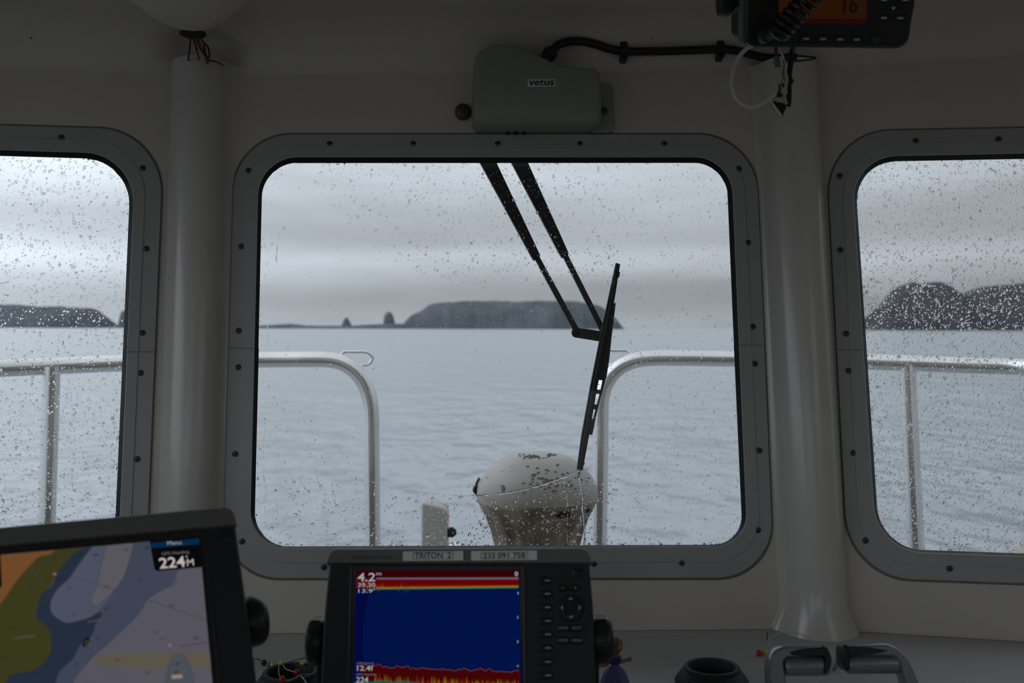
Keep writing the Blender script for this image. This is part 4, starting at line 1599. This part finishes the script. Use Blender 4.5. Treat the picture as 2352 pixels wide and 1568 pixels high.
# keys
for y in (1333.5, 1364, 1395, 1426, 1457, 1488, 1520, 1551):
    u_, v_ = U(1252 + (y - 1333) * .008, y)
    v, f = prism(PS, rrect(u_ - .0072, v_ - .0036, u_ + .0072, v_ + .0036, .0032, 5), [(0, -.001), (0, .0012), (.0008, .002)])
    k_ = mk('soft_key', v, f, 'black', e)
    v, f = prism(PS, rrect(u_ - .0006, v_ - .0007, u_ + .0055, v_ + .0007, .0005, 3), [(0, .001), (0, .0023)])
    mk('key_mark', v, f, 'lettering', k_, smooth=False)
u_, v_ = U(1311, 1396)
v, f = lathe(PS.pt(u_, v_, 0), PS.n, [(.0135, -.001), (.0135, .001), (.0125, .0022), (.0085, .0026), (.0075, .0016), (.0001, .0014)], 36, False, True)
dp = mk('direction_pad', v, f, 'black', e)
for i in range(4):
    a = i * math.pi / 2
    tri = [(.0108, 0), (.0082, .0026), (.0082, -.0026)]
    v, f = prism(PS, [(u_ + x * math.cos(a) - y * math.sin(a), v_ + x * math.sin(a) + y * math.cos(a)) for x, y in tri], [(0, .001), (0, .0030)])
    mk('arrow', v, f, 'lettering', dp, smooth=False)
for x, s in ((1292, '-'), (1321, '+')):
    a = U(x, 1350)
    v, f = prism(PS, rrect(a[0] - .006, a[1] - .0035, a[0] + .006, a[1] + .0035, .003, 4), [(0, -.001), (0, .0012), (.0008, .002)])
    k_ = mk('zoom_key', v, f, 'black', e)
    text('key_lettering', s, PS, a[0] - .0013, a[1] - (.0013 if s == '+' else .0003), a[0] + .0013, a[1] + (.0013 if s == '+' else .0003), .0022, 'lettering', k_, .01)
for x, y, s in ((1294, 1442, 'MARK'), (1325, 1442, 'SELECT'), (1294, 1470.5, 'HOME'), (1325, 1470.5, 'MENU')):
    a = U(x, y)
    v, f = prism(PS, rrect(a[0] - .0066, a[1] - .0036, a[0] + .0066, a[1] + .0036, .0028, 4), [(0, -.001), (0, .0012), (.0008, .002)])
    k_ = mk('menu_key', v, f, 'black', e)
    text('key_lettering', s, PS, a[0] - .005, a[1] - .0013, a[0] + .005, a[1] + .0013, .0022, 'lettering', k_, .0)
a = U(1327, 1313)
v, f = prism(PS, rrect(a[0] - .0055, a[1] - .004, a[0] + .0055, a[1] + .004, .0015, 3), [(0, -.001), (0, .001), (.0006, .0014)])
mk('power_key', v, f, 'black', e)


def tilt_knob(pl, x0, x1, y0, y1, par, h=-.03, side=1):
    a, b_ = pl.uv(x0, y1, h), pl.uv(x1, y0, h)
    R_ = abs(b_[1] - a[1]) / 2
    w_ = abs(b_[0] - a[0])
    vm = (a[1] + b_[1]) / 2
    ui = a[0] if side > 0 else b_[0]
    o_ = pl.pt(ui, vm, h)
    v, f = lathe(o_, pl.t * side, [(R_ * .7, -.012), (R_ * .93, -.004), (R_, 0), (R_, w_ * .55), (R_ * .96, w_ * .8), (R_ * .82, w_ * .97), (R_ * .6, w_)], 32, True, True)
    kn_ = mk('tilt_knob', v, f, 'black', par)
    for i in range(10):
        th = 2 * math.pi * i / 10
        ax_ = pl.s * math.cos(th) + pl.n * math.sin(th)
        tg = pl.s * -math.sin(th) + pl.n * math.cos(th)
        v, f = box(o_ + pl.t * side * w_ * .35 + ax_ * R_, pl.t, tg, ax_, w_ * .6, .004, .0016)
        mk('grip_rib', v, f, 'black', kn_, smooth=False)


tilt_knob(PS, 704, 741, 1419, 1528, e, -.03, -1)
tilt_knob(PS, 1367, 1404, 1416, 1522, e, -.03, 1)
for x in (741, 1366):
    a = PS.pt(*U(x, 1470, -.03), -.03)
    b_ = bw((a - EYE).dot(bX), (a - EYE).y + .0, ZD)
    v, f = box((a + b_) / 2, bX, bY, bZ, .006, .03, (a - b_).length)
    mk('bracket_arm', v, f, 'black', e, smooth=False)
a = PS.pt(*U(1054, 1470, -.03), -.03)
v, f = box(bw((a - EYE).dot(bX), (a - EYE).y, ZD + .006), bX, bY, bZ, .29, .06, .012)
mk('bracket_base', v, f, 'black', e, smooth=False)

# ------------------------------------------------------------------ left chart plotter
psi, phi = math.radians(31), math.radians(30)
rr_ = bd(math.cos(psi), math.sin(psi), 0)
bb_ = bd(-math.sin(psi), math.cos(psi), 0)
PT = Plane(at(540, 1166, .92), rr_, bZ * math.cos(phi) + bb_ * math.sin(phi))
T = lambda x, y, h=0: PT.uv(x, y, h)
Z4 = lambda x, y: (x / 3.663, 1140 + y / 3.663)
wl = -.33
hb = -.215
low = PT.pt(wl / 2, hb, -.03)
e = thing('chart_plotter', 'large grey chart plotter with colour sea chart at the left of the dashboard', 'chartplotter', EYE + (low - EYE) - bZ * ((low - EYE).dot(bZ) - ZD))
tl_slope = (T(0, 1211.5)[1] - T(516, 1164.6)[1]) / (T(0, 1211.5)[0] - T(516, 1164.6)[0])
cTR = T(536, 1163)
cR_ = T(591, 1568)
cTL = (wl, cTR[1] + tl_slope * (wl - cTR[0]))
q = [cTL, cTR, (cR_[0], cR_[1]), (cR_[0] + .001, hb), (wl, hb)]
v, f = prism(PT, rpoly(q, [.012, .010, 0, .014, .014], 6), [(.012, -.07), (.006, -.064), (.001, -.014), (0, -.008), (0, -.002), (.002, 0)])
mk('housing', v, f, 'darkface', e)
q = [cTL, cTR, T(544, 1207), (wl, T(0, 1256)[1] + (T(0, 1256)[1] - T(542, 1207)[1]) / (T(0, 1256)[0] - T(542, 1207)[0]) * (wl - T(0, 1256)[0]))]
v, f = prism(PT, rpoly(q, [.012, .010, .001, .001], 6), [(-.0006, -.014), (-.0006, -.001), (.0015, .0022)])
mk('bezel_strip', v, f, 'bezel', e)
sTR, sTL = T(*Z4(1672, 340)), T(*Z4(0, 497))
sBR = T(*Z4(1785, 1568))
q = [(wl + .03, sTL[1] + (sTL[1] - sTR[1]) / (sTL[0] - sTR[0]) * (wl + .03 - sTL[0])), sTR, (sBR[0], sBR[1]), (sBR[0], hb + .02), (wl + .03, hb + .02)]
v, f = prism(PT, [(u + (.006 if i in (1, 2, 3) else -.006), w + (.0075 if i < 2 else (0 if i == 2 else -.006))) for i, (u, w) in enumerate(q)], [(0, -.001), (0, .0006), (.0006, .001), (.0022, .0003)])
mk('screen_surround', v, f, 'black', e)
v, f = prism(PT, q, [(0, 0), (0, HS)])
scr = mk('screen', v, f, em('chart_pale', 84, 82, 92), e, smooth=False)
scr['label'] = 'lit sea chart in blue, green and orange'
lo_v = hb + .02
def soften(pts):
    """cut the corners of a chart outline, leaving the points at the screen edge"""
    for _ in range(2):
        out_ = []
        for i, (x, y) in enumerate(pts):
            if x < 0 or y > 1590 or y < 470 or x > 1650:
                out_.append((x, y))
                continue
            a_, b2 = pts[i - 1], pts[(i + 1) % len(pts)]
            out_ += [(x + (a_[0] - x) * .25, y + (a_[1] - y) * .25), (x + (b2[0] - x) * .25, y + (b2[1] - y) * .25)]
        pts = out_
    return pts


def chart(nm, pts, mat, lv):
    if nm == 'chart_area':
        pts = soften(pts)
    return lay(nm, [Z4(x, y) for x, y in pts], mat, lv, PT, scr)
# contour areas of the chart, traced as printed shapes, and one beige reflection band
chart('chart_area', [(1510, 615), (1480, 640), (1465, 740), (1360, 790), (1230, 870), (1190, 960), (1100, 1060), (990, 1160), (900, 1250), (800, 1330), (700, 1440), (620, 1540), (600, 1640), (-120, 1640), (-120, 505), (1672, 342), (1700, 600)], em('chart_slate', 62, 67, 83), 1)
chart('chart_area', [(780, 425), (640, 600), (590, 690), (490, 770), (420, 880), (425, 980), (490, 1035), (560, 1072), (650, 1050), (760, 1020), (830, 970), (900, 880), (1000, 740), (1060, 620), (1110, 480), (1115, 397), (890, 418)], em('chart_lightblue', 74, 78, 95), 2)
chart('chart_area', [(890, 419), (850, 580), (815, 740), (770, 850), (765, 900), (800, 932), (860, 890), (960, 790), (1040, 680), (1080, 560), (1113, 440), (1113, 398)], em('chart_pale2', 88, 86, 93), 3)
chart('chart_area', [(770, 428), (640, 600), (590, 690), (490, 770), (420, 880), (425, 980), (490, 1035), (560, 1072), (650, 1050), (760, 1020), (830, 970), (865, 985), (855, 1010), (800, 1070), (790, 1130), (770, 1180), (700, 1220), (650, 1290), (620, 1370), (540, 1430), (480, 1500), (460, 1640), (-60, 1640), (-60, 1490), (240, 1480), (330, 1440), (430, 1330), (430, 1150), (380, 1080), (290, 1030), (320, 900), (350, 800), (440, 770), (460, 680), (520, 590), (600, 490), (690, 436)], em('chart_navy', 36, 45, 62), 3)
chart('chart_area', [(460, 455), (710, 432), (600, 490), (520, 590), (450, 690), (430, 770), (350, 800), (320, 900), (285, 1020), (380, 1080), (430, 1150), (430, 1330), (330, 1440), (240, 1480), (50, 1495), (50, 1640), (-120, 1640), (-120, 1000), (20, 890), (130, 720), (200, 640), (280, 550), (330, 505), (420, 495)], em('chart_olive', 56, 56, 28), 4)
chart('chart_area', [(-120, 506), (462, 456), (420, 495), (330, 505), (280, 550), (200, 640), (130, 720), (20, 890), (-120, 1040)], em('chart_orange', 108, 72, 40), 5)
chart('chart_area', [(860, 1320), (1763, 1310), (1772, 1420), (1774, 1450), (760, 1440), (800, 1380)], em('chart_sand', 90, 83, 72), 2)  # beige band: moire and reflection on the screen, drawn as colour
chart('chart_area', [(1365, 1640), (1385, 1520), (1405, 1440), (1435, 1370), (1480, 1330), (1525, 1330), (1570, 1370), (1605, 1440), (1630, 1540), (1650, 1640)], em('chart_slate2', 72, 78, 86), 4)
em('chart_line', 48, 52, 66)
em('chart_line2', 78, 70, 78)
CLN = lambda pts, w=1.0, m_='chart_line', lv=6: line('chart_line', [Z4(p.x, p.y) for p in smooth_path([V((x, y, 0)) for x, y in pts], 4)], w, m_, lv, PT, scr)
CLN([(590, 680), (810, 745), (1000, 800), (1230, 870), (1500, 965), (1735, 1045)])
CLN([(1510, 615), (1480, 640), (1465, 740), (1360, 790), (1230, 870), (1190, 960), (1100, 1060), (990, 1160), (900, 1250), (800, 1330), (700, 1440), (620, 1540)])
CLN([(890, 419), (850, 580), (815, 740), (770, 850), (765, 900), (800, 932), (860, 890), (960, 790), (1040, 680), (1080, 560), (1113, 440)])
CLN([(450, 850), (520, 960), (600, 1055)], .8, 'chart_line2')
CLN([(640, 1350), (700, 1480), (740, 1568)], .8, 'chart_line2')
CLN([(760, 1240), (900, 1400), (1040, 1568)], 1.0, 'chart_line2')
CLN([(820, 1370), (950, 1568)], .8, 'chart_line2')
CLN([(250, 580), (330, 700), (370, 770)], .8, 'chart_line2')
CLN([(1400, 1640), (1435, 1370), (1480, 1330), (1525, 1330), (1570, 1370), (1640, 1640)], .8)
em('chart_ink', 26, 32, 46)
em('chart_text', 76, 74, 64)
nums = [(463, 515, '3.6'), (665, 490, '3.8'), (805, 490, '8.8'), (1058, 448, '7.5'), (485, 693, '2.8'), (262, 773, '3.2'), (590, 765, '6.7'), (1175, 697, '5.4'), (898, 758, '9.4'), (362, 932, '7.8'), (905, 938, '6.3'), (620, 985, '6.7'), (1445, 915, '8.6'), (478, 1100, '6.7'), (634, 1090, '7.8'), (105, 1105, '2.1'), (824, 1187, '6.4'), (1313, 1143, '7.3'), (1652, 1190, '8.8'), (543, 1345, '6.8'), (645, 1405, '7.9'), (985, 1375, '6.2'), (1490, 1405, '3.8'), (1238, 1480, '7.3'), (276, 1497, '6.6'), (25, 1355, '2.7'), (1240, 430, '6')]
for x, y, s in nums:
    a, b_ = Z4(x - 19, y - 12), Z4(x + 19, y + 12)
    textpx('chart_sounding', s, PT, a[0], a[1], b_[0], b_[1], HS + .0010, 'chart_ink', scr, .01)
a, b_ = Z4(108, 1172), Z4(298, 1204)
em('chart_red', 92, 30, 30)
em('chart_pink', 128, 92, 104)
em('chart_white', 140, 128, 116)
for x, y, r, m_ in ((458, 657, 16, 'chart_pink'), (1425, 1254, 20, 'chart_pink'), (1480, 1478, 16, 'chart_red'), (1500, 1310, 13, 'chart_sand')):
    chart('chart_symbol', [(x + r * math.cos(i * math.pi / 4), y + r * .8 * math.sin(i * math.pi / 4)) for i in range(8)], m_, 7)
chart('chart_symbol', [(1440, 1506), (1530, 1500), (1533, 1530), (1443, 1538)], 'chart_white', 7)
chart('boat_symbol', [(745, 1185), (752, 1205), (735, 1240), (712, 1270), (695, 1268), (690, 1245), (705, 1210), (725, 1188)], em('chart_black', 14, 14, 14), 8)
chart('boat_symbol', [(730, 1205), (733, 1222), (716, 1250), (704, 1250), (712, 1225)], em('chart_gold', 70, 62, 30), 9)
CLN([(1508, 1263), (1600, 1252), (1690, 1240), (1760, 1228)], 2.0, 'chart_red', 7)
CLN([(1540, 1505), (1668, 1490)], 1.6, 'chart_line2', 7)
CLN([(1335, 1199), (1395, 1195)], 1.6, 'chart_red', 7)
CLN([(735, 1060), (855, 1040)], 3.0, 'chart_text', 7)
CLN([(110, 1198), (298, 1176)], 3.5, 'chart_text', 7)
# data box with menu bar
em('box_black', 8, 8, 10)
em('menu_blue', 6, 40, 72)
em('box_white', 190, 178, 176)
chart('data_box', rpoly([(1255, 382), (1672, 343), (1702, 597), (1300, 634)], [0, 0, 0, 26], 4), 'box_black', 8)
chart('menu_bar', [(1258, 398), (1668, 358), (1674, 408), (1265, 441)], 'menu_blue', 9)
def skew_text(s, p00, p10, p01, m_, bold=.02):
    """text spanned by three zoomed marks: bottom left, bottom right, top left"""
    vs_, fs_ = text_raw(s, bold, 0)
    out_ = []
    for x, y in vs_:
        px = p00[0] + (p10[0] - p00[0]) * x + (p01[0] - p00[0]) * y
        py = p00[1] + (p10[1] - p00[1]) * x + (p01[1] - p00[1]) * y
        u, w = T(*Z4(px, py))
        out_.append(PT.pt(u, w, HS + .0014))
    mk('screen_text', out_, fs_, m_, scr, smooth=False)
skew_text('Menu', (1405, 418), (1523, 408), (1402, 384), 'screen_white', .0)
skew_text('GPS Heading', (1360, 508), (1588, 488), (1356, 478), 'screen_grey', .0)
skew_text('224', (1342, 614), (1558, 596), (1330, 525), 'box_white', .015)
skew_text('M', (1572, 590), (1628, 585), (1566, 535), 'box_white', .0)
skew_text('\u00b0', (1560, 520), (1574, 519), (1558, 506), 'box_white', .02)
chart('data_box', [(-120, 507), (2, 496), (15, 750), (0, 778), (-120, 790)], 'box_black', 8)
v, f = lathe(PT.pt(*T(517, 1229), 0), PT.n, [(.006, -.001), (.006, .0006), (.005, .001), (.0001, .001)], 20, False, True)
mk('power_key', v, f, 'black', e)
for y in (1438, 1520):
    a, b_ = T(512, y + 12), T(584, y)
    line('key_groove', [(513, y + 12), (586, y)], 1.4, 'black', 1, PT, e, .0001)
# side knob
o_ = PT.pt(T(575, 1430)[0] + .001, T(575, 1430)[1], -.03)
R_ = .0225
v, f = lathe(PT.P(572, 1428, -.028), PT.t, [(R_ * .7, -.012), (R_, 0), (R_, .006), (R_ * .95, .010), (R_ * .8, .0135), (R_ * .5, .0145)], 32, True, True)
mk('tilt_knob', v, f, 'black', e)
for u_ in (wl - .003, cR_[0] + .004):
    a = PT.pt(u_, T(575, 1430)[1], -.03)
    b_ = a - bZ * ((a - EYE).dot(bZ) - ZD)
    v, f = box((a + b_) / 2, rr_, bb_, bZ, .006, .03, (a - b_).length)
    mk('bracket_arm', v, f, 'black', e, smooth=False)
a, b_ = [PT.pt(u_, T(575, 1430)[1], -.03) for u_ in (wl - .003, cR_[0] + .004)]
a -= bZ * ((a - EYE).dot(bZ) - ZD - .005)
b_ -= bZ * ((b_ - EYE).dot(bZ) - ZD - .005)
v, f = box((a + b_) / 2, rr_, bb_, bZ, (a - b_).length, .06, .01)
mk('bracket_base', v, f, 'black', e, smooth=False)


# ------------------------------------------------------------------ dash clutter
def cup_holder(px, label):
    c = PD.P(px[0], px[1])
    e = thing('cup_holder', label, 'cup holder', c, 'black cup holders let into the dashboard')
    v, f = lathe(c, bZ, [(.0465, 0), (.0465, .004), (.0440, .008), (.0375, .0165), (.0345, .018)], 40, False, False)
    mk('flange', v, f, 'matblack', e)
    v, f = lathe(c, bZ, [(.0352, .016), (.0352, .021), (.0335, .0225), (.0300, .0222), (.0285, .020), (.0280, .0065), (.0002, .006)], 40)
    mk('rim', v, f, 'matblack', e)
    for i in range(4):
        a = math.radians(35 + 90 * i)
        d = bX * math.cos(a) + bY * math.sin(a)
        v, f = lathe(c + d * .0415 + bZ * .0105, (bZ + d * .6).normalized(), [(.0025, -.002), (.0025, .0012), (.0012, .0016), (.0001, .0012)], 10, False, True)
        mk('screw', v, f, 'black', e)
    return c


cup_holder((1635, 1569), 'black ring cup holder right of the echo sounder')
cup_holder((668, 1580), 'black ring cup holder left of the echo sounder, beads draped over it')


def bead(px, py, r, mat, label, z=.0, sq=1.0, name='bead'):
    """bead whose centre shows at a pixel, lying z above the dash"""
    c = PD.P(px, py, r * sq + z)
    v, f = ball(c, r, 16, 10, sq)
    mk(name, v, f, mat, None, label=label, cat='bead', origin=c - V((0, 0, r * sq)), group='fishing rig beads')


bead(1744, 1499, .0043, 'red_bead', 'pinkish red bead beside a lime bead, left of the throttle levers')
bead(1759, 1497.5, .0043, 'lime_bead', 'lime green bead beside a pinkish red bead, left of the throttle levers')
bead(606, 1521, .0040, 'dark_bead', 'black round bead next to the left chart plotter')
bead(617, 1526, .0036, 'teal_bead', 'teal bead next to a black bead by the left chart plotter')
bead(626, 1525.5, .0037, 'lime_bead', 'lime green bead next to a teal bead by the cup holder', .004, .8)
bead(647, 1522, .0037, 'lime_bead', 'lime green bead at the back rim of the left cup holder', .022, .85)
bead(695, 1523, .0034, 'lime_bead', 'lime green bead at the back right rim of the left cup holder', .021, .7)
bead(682, 1543.5, .0038, 'crimson_bead', 'scarlet bead hanging over the middle of the left cup holder', .022)
bead(648, 1559, .0040, 'crimson_bead', 'scarlet bead on the front rim of the left cup holder', .023)
bead(739, 1530, .0032, 'lime_bead', 'lime green bead half hidden by the echo sounder knob', .004)


def fline(pts, label, r=.00036, mat='line', name='fishing_line'):
    w_ = [PD.P(x, y, h) for x, y, h in pts]
    v, f = tube(w_, r, 6, 8)
    mk(name, v, f, mat, None, label=label, cat='fishing line' if name == 'fishing_line' else name.replace('_', ' '), origin=min(w_, key=lambda p: p.z).copy())


fline([(700, 1462, .012), (682, 1475, .016), (668, 1490, .02), (655, 1512, .022), (648, 1520, .024)], 'clear line rising from the left cup holder towards the echo sounder knob')
fline([(641, 1526, .023), (640, 1538, .022), (641, 1548, .022), (645, 1556, .024)], 'clear line joining the lime bead to the scarlet bead on the front rim', .0005)
fline([(650, 1526, .023), (656, 1535, .022), (668, 1540, .022), (680, 1544, .024)], 'clear line joining the lime bead to the hanging scarlet bead', .0005)
fline([(684, 1545, .024), (700, 1548, .022), (718, 1546, .018), (745, 1543, .012)], 'clear line from the hanging scarlet bead to the echo sounder', .0005)
fline([(650, 1560, .024), (662, 1563, .024), (676, 1557, .024), (690, 1551, .024), (704, 1568, .022)], 'clear line from the front scarlet bead bending down over the rim', .0006)
fline([(658, 1522, .020), (675, 1517, .014), (692, 1512, .010), (712, 1508, .008)], 'black hook shank leaning right of the lime bead behind the left cup holder', .0006, 'black', 'fish_hook')
fline([(560, 1514, .006), (588, 1513.5, .006), (595, 1514, .006), (598, 1512, .006), (596, 1516, .006), (594, 1514, .006)], 'black eyed hook lying beside the left chart plotter', .0006, 'black', 'fish_hook')
fline([(637, 1495, .004), (642, 1497, .004), (648, 1502, .004)], 'short stray curl of clear line behind the left cup holder', .0004)
fline([(1447, 1518, .012), (1470, 1521, .008), (1500, 1523, .004), (1540, 1524, .002), (1572, 1524, .002)], 'clear line from the doll to the right cup holder', .0005)
fline([(1418, 1528, .012), (1450, 1538, .006), (1490, 1546, .003), (1530, 1549, .002), (1560, 1549, .002)], 'faint lower clear line from the doll to the right cup holder', .00036)
fline([(1414, 1467, .006), (1440, 1461, .004), (1470, 1457, .004), (1530, 1457, .003), (1580, 1457, .003), (1610, 1463, .003), (1634, 1473, .003)], 'long faint clear line along the foot of the wall', .0003)
fline([(1668, 1486, .006), (1670, 1496, .004), (1680, 1502, .003), (1700, 1505, .003), (1712, 1506, .003), (1740, 1501, .003)], 'clear line ending at the pinkish red bead', .0004)
fline([(1678, 1505, .003), (1690, 1510, .003), (1702, 1512, .003), (1708, 1518, .003), (1695, 1513, .003), (1668, 1512, .003), (1650, 1516, .003)], 'tangle of clear line behind the right cup holder', .0004)
fline([(1763, 1492, .004), (1769, 1484, .008), (1764, 1472, .012), (1772, 1463, .02), (1790, 1453, .03), (1812, 1451, .03), (1830, 1453, .022), (1850, 1462, .012), (1866, 1472, .006), (1877, 1486, .002)], 'clear line arching from the lime bead past the foot of the right column', .0005)
fline([(1762.5, 1450, .014), (1762, 1460, .008), (1762.5, 1469, .004)], 'upright black hook tip standing behind the lime bead', .0006, 'black', 'fish_hook')
fline([(1907, 1494, .01), (1912, 1500, .01), (1922, 1504, .008), (1926, 1516, .006)], 'pale line between the two throttle levers', .0008)
fline([(1928, 1520, .004), (1924, 1516, .004), (1914, 1537, .003), (1918, 1536, .003), (1929, 1521, .004)], 'black swivel clip lying between the two throttle levers', .0008, 'black', 'swivel_clip')
fline([(1888, 1548, .003), (1884, 1558, .003), (1874, 1570, .003)], 'clear line below the left throttle lever', .0005)

# doll standing by the echo sounder
dd = 1.16
DPt = lambda x, y, d=dd: at(x, y, d)
foot = DPt(1412, 1600)
foot = foot - bZ * ((foot - EYE).dot(bZ) - ZD)
e = thing('doll', 'small doll in a purple skirt and blue top standing behind the echo sounder knob', 'doll', foot)
zf = lambda y: at(1412, y, dd).z
axd = V((foot.x, foot.y, 0))
v, f = lathe(axd, V((0, 0, 1)), [(.010, foot.z), (.010, zf(1560)), (.0042, zf(1528)), (.0048, zf(1520)), (.0062, zf(1508)), (.0058, zf(1503)), (.0026, zf(1500)), (.0026, zf(1496)), (.0062, zf(1492)), (.0080, zf(1482)), (.0072, zf(1472)), (.003, zf(1466)), (.0002, zf(1465))], 20, True, True)
arm_r = tube([DPt(1416, 1508), DPt(1424, 1519), DPt(1436, 1516), DPt(1446, 1513), DPt(1450, 1512)], lambda t: .0024 if t < .8 else .0030, 10, 5)
arm_l = tube([DPt(1406, 1508), DPt(1394, 1524), DPt(1380, 1527), DPt(1366, 1529)], lambda t: .0026 if t < .8 else .0032, 10, 5)
v, f = join((v, f), arm_r, arm_l)
mk('body', v, f, 'skin', e)
rows = []
for i, (y, r) in enumerate(((1527, .0050), (1532, .0078), (1540, .0112), (1552, .0140), (1568, .0165), (1600, .020), (1650, .0225))):
    z = max(zf(y), foot.z + .002)
    rows.append([V((axd.x + r * (1 + .06 * math.sin(9 * a) * min(1, i / 3)) * math.cos(a), axd.y + r * (1 + .06 * math.sin(9 * a) * min(1, i / 3)) * math.sin(a), z)) for a in [2 * math.pi * j / 54 for j in range(54)]])
v, f = loft(rows, True, True, False)
mk('skirt', v, f, 'purple', e)
v, f = lathe(axd, V((0, 0, 1)), [(.0052, zf(1524)), (.0066, zf(1518)), (.0076, zf(1511)), (.0070, zf(1506)), (.004, zf(1503))], 20, True, True)
v2, f2 = join((v, f), ball(DPt(1419, 1512, dd - .003), .0042), ball(DPt(1402, 1515, dd - .003), .0042))
mk('top', v2, f2, 'bluecloth', e)
hp = []
for i in range(9):
    a = -1.0 + i * .26
    hp.append(tube([DPt(1412 + 9 * math.sin(a) * .3, 1466, dd), DPt(1412 + 10 * math.sin(a), 1474, dd - .006 * math.cos(a)), DPt(1412 + 11 * math.sin(a), 1486, dd - .006 * math.cos(a)), DPt(1412 + 9 * math.sin(a), 1498, dd - .004 * math.cos(a))], .0022, 6, 5))
v, f = join(*hp, lathe(axd + V((0, .002, 0)), V((0, 0, 1)), [(.005, zf(1500)), (.0085, zf(1490)), (.009, zf(1478)), (.0075, zf(1468)), (.0002, zf(1463))], 16, True, True))
mk('hair', v, f, 'hair', e)

# ------------------------------------------------------------------ throttle levers
DT = 1.10
PH = Plane(at(1900, 1520, DT), bX, bZ + bY * .25)


def lever(sgn, label, grip, arm, hi):
    """grip: corner pixels of the inward handle; arm: outer bend pixels down to the base"""
    low_ = PH.P(*arm[-1], -.02)
    low_ = low_ - bZ * ((low_ - EYE).dot(bZ) - ZD)
    e = thing('throttle_lever', label, 'throttle lever', low_, 'engine throttle levers')
    # arm and head: one bent blade with a rounded section
    c = [PH.uv(x, y) for x, y in arm_outline[sgn]]
    v, f = prism(PH, rpoly(c, lever_r[sgn], 8), [(.0028, -.026), (.0012, -.024), (0, -.018), (0, -.007), (.0005, -.004), (.0014, -.0015), (.0030, 0)])
    mk('arm', v, f, 'silver', e)
    a, b_ = [PH.P(*p, -.012) for p in grip]
    L_ = (b_ - a).length
    v, f = lathe(a, b_ - a, [(.0095, 0), (.0105, .002), (.0108, .006), (.0108, L_ - .006), (.0102, L_ - .002), (.008, L_)], 28, True, True)
    mk('grip', v, f, 'silver', e)
    c = [PH.uv(*p) for p in hi]
    v, f = prism(PH, rpoly(c, .0016, 4), [(0, -.004), (0, .0006), (.0008, .0014)])
    mk('thumb_inset', v, f, 'black', e)
    c = [PH.uv(*p) for p in cap_outline[sgn]]
    v, f = prism(PH, rpoly(c, .003, 5), [(.002, -.026), (0, -.022), (0, -.001), (.002, .0012)])
    mk('end_cap', v, f, 'black', e)
    # pivot hub standing on the dash
    hub = PH.P((arm[-1][0] + arm[-2][0]) / 2, 1640, -.012)
    v, f = lathe(hub - bX * .016, bX, [(.016, 0), (.019, .003), (.019, .029), (.016, .032)], 28, True, True)
    mk('pivot_hub', v, f, 'silver', e)
    hb_ = hub - bZ * ((hub - EYE).dot(bZ) - ZD)
    v, f = box((hub + hb_) / 2, bX, bY, bZ, .030, .036, (hub - hb_).length)
    mk('pedestal', v, f, 'black', e, smooth=False)


arm_outline = {-1: [(1792, 1483), (1898, 1482), (1907, 1506), (1800, 1512), (1806, 1545), (1818, 1660), (1776, 1660), (1764, 1540), (1770, 1500)],
               1: [(1938, 1480), (2050, 1477), (2082, 1500), (2102, 1540), (2150, 1660), (2104, 1660), (2074, 1552), (2062, 1510), (1942, 1504)]}
lever_r = {-1: [.012, .004, .004, .007, .006, .004, .004, .012, .012], 1: [.004, .016, .016, .012, .004, .004, .012, .007, .004]}
cap_outline = {-1: [(1885, 1482), (1899, 1482), (1911, 1512), (1909, 1532), (1899, 1547), (1892, 1547), (1894, 1512)],
               1: [(1936, 1481), (1948, 1480), (1953, 1506), (1952, 1541), (1944, 1541), (1935, 1524), (1934, 1495)]}
lever(-1, 'left silver-grey throttle lever with black thumb inset, gripping towards the right', [(1800, 1529), (1903, 1529)], [(1785, 1500), (1770, 1560), (1797, 1660)],
      [(1812, 1498), (1840, 1490), (1892, 1485), (1900, 1492), (1905, 1507), (1850, 1506), (1822, 1504)])
lever(1, 'right silver-grey throttle lever with black thumb inset, gripping towards the left', [(1943, 1524), (2062, 1524)], [(2060, 1490), (2090, 1560), (2127, 1660)],
      [(1944, 1483), (1990, 1484), (2040, 1494), (2015, 1500), (1980, 1503), (1950, 1506)])
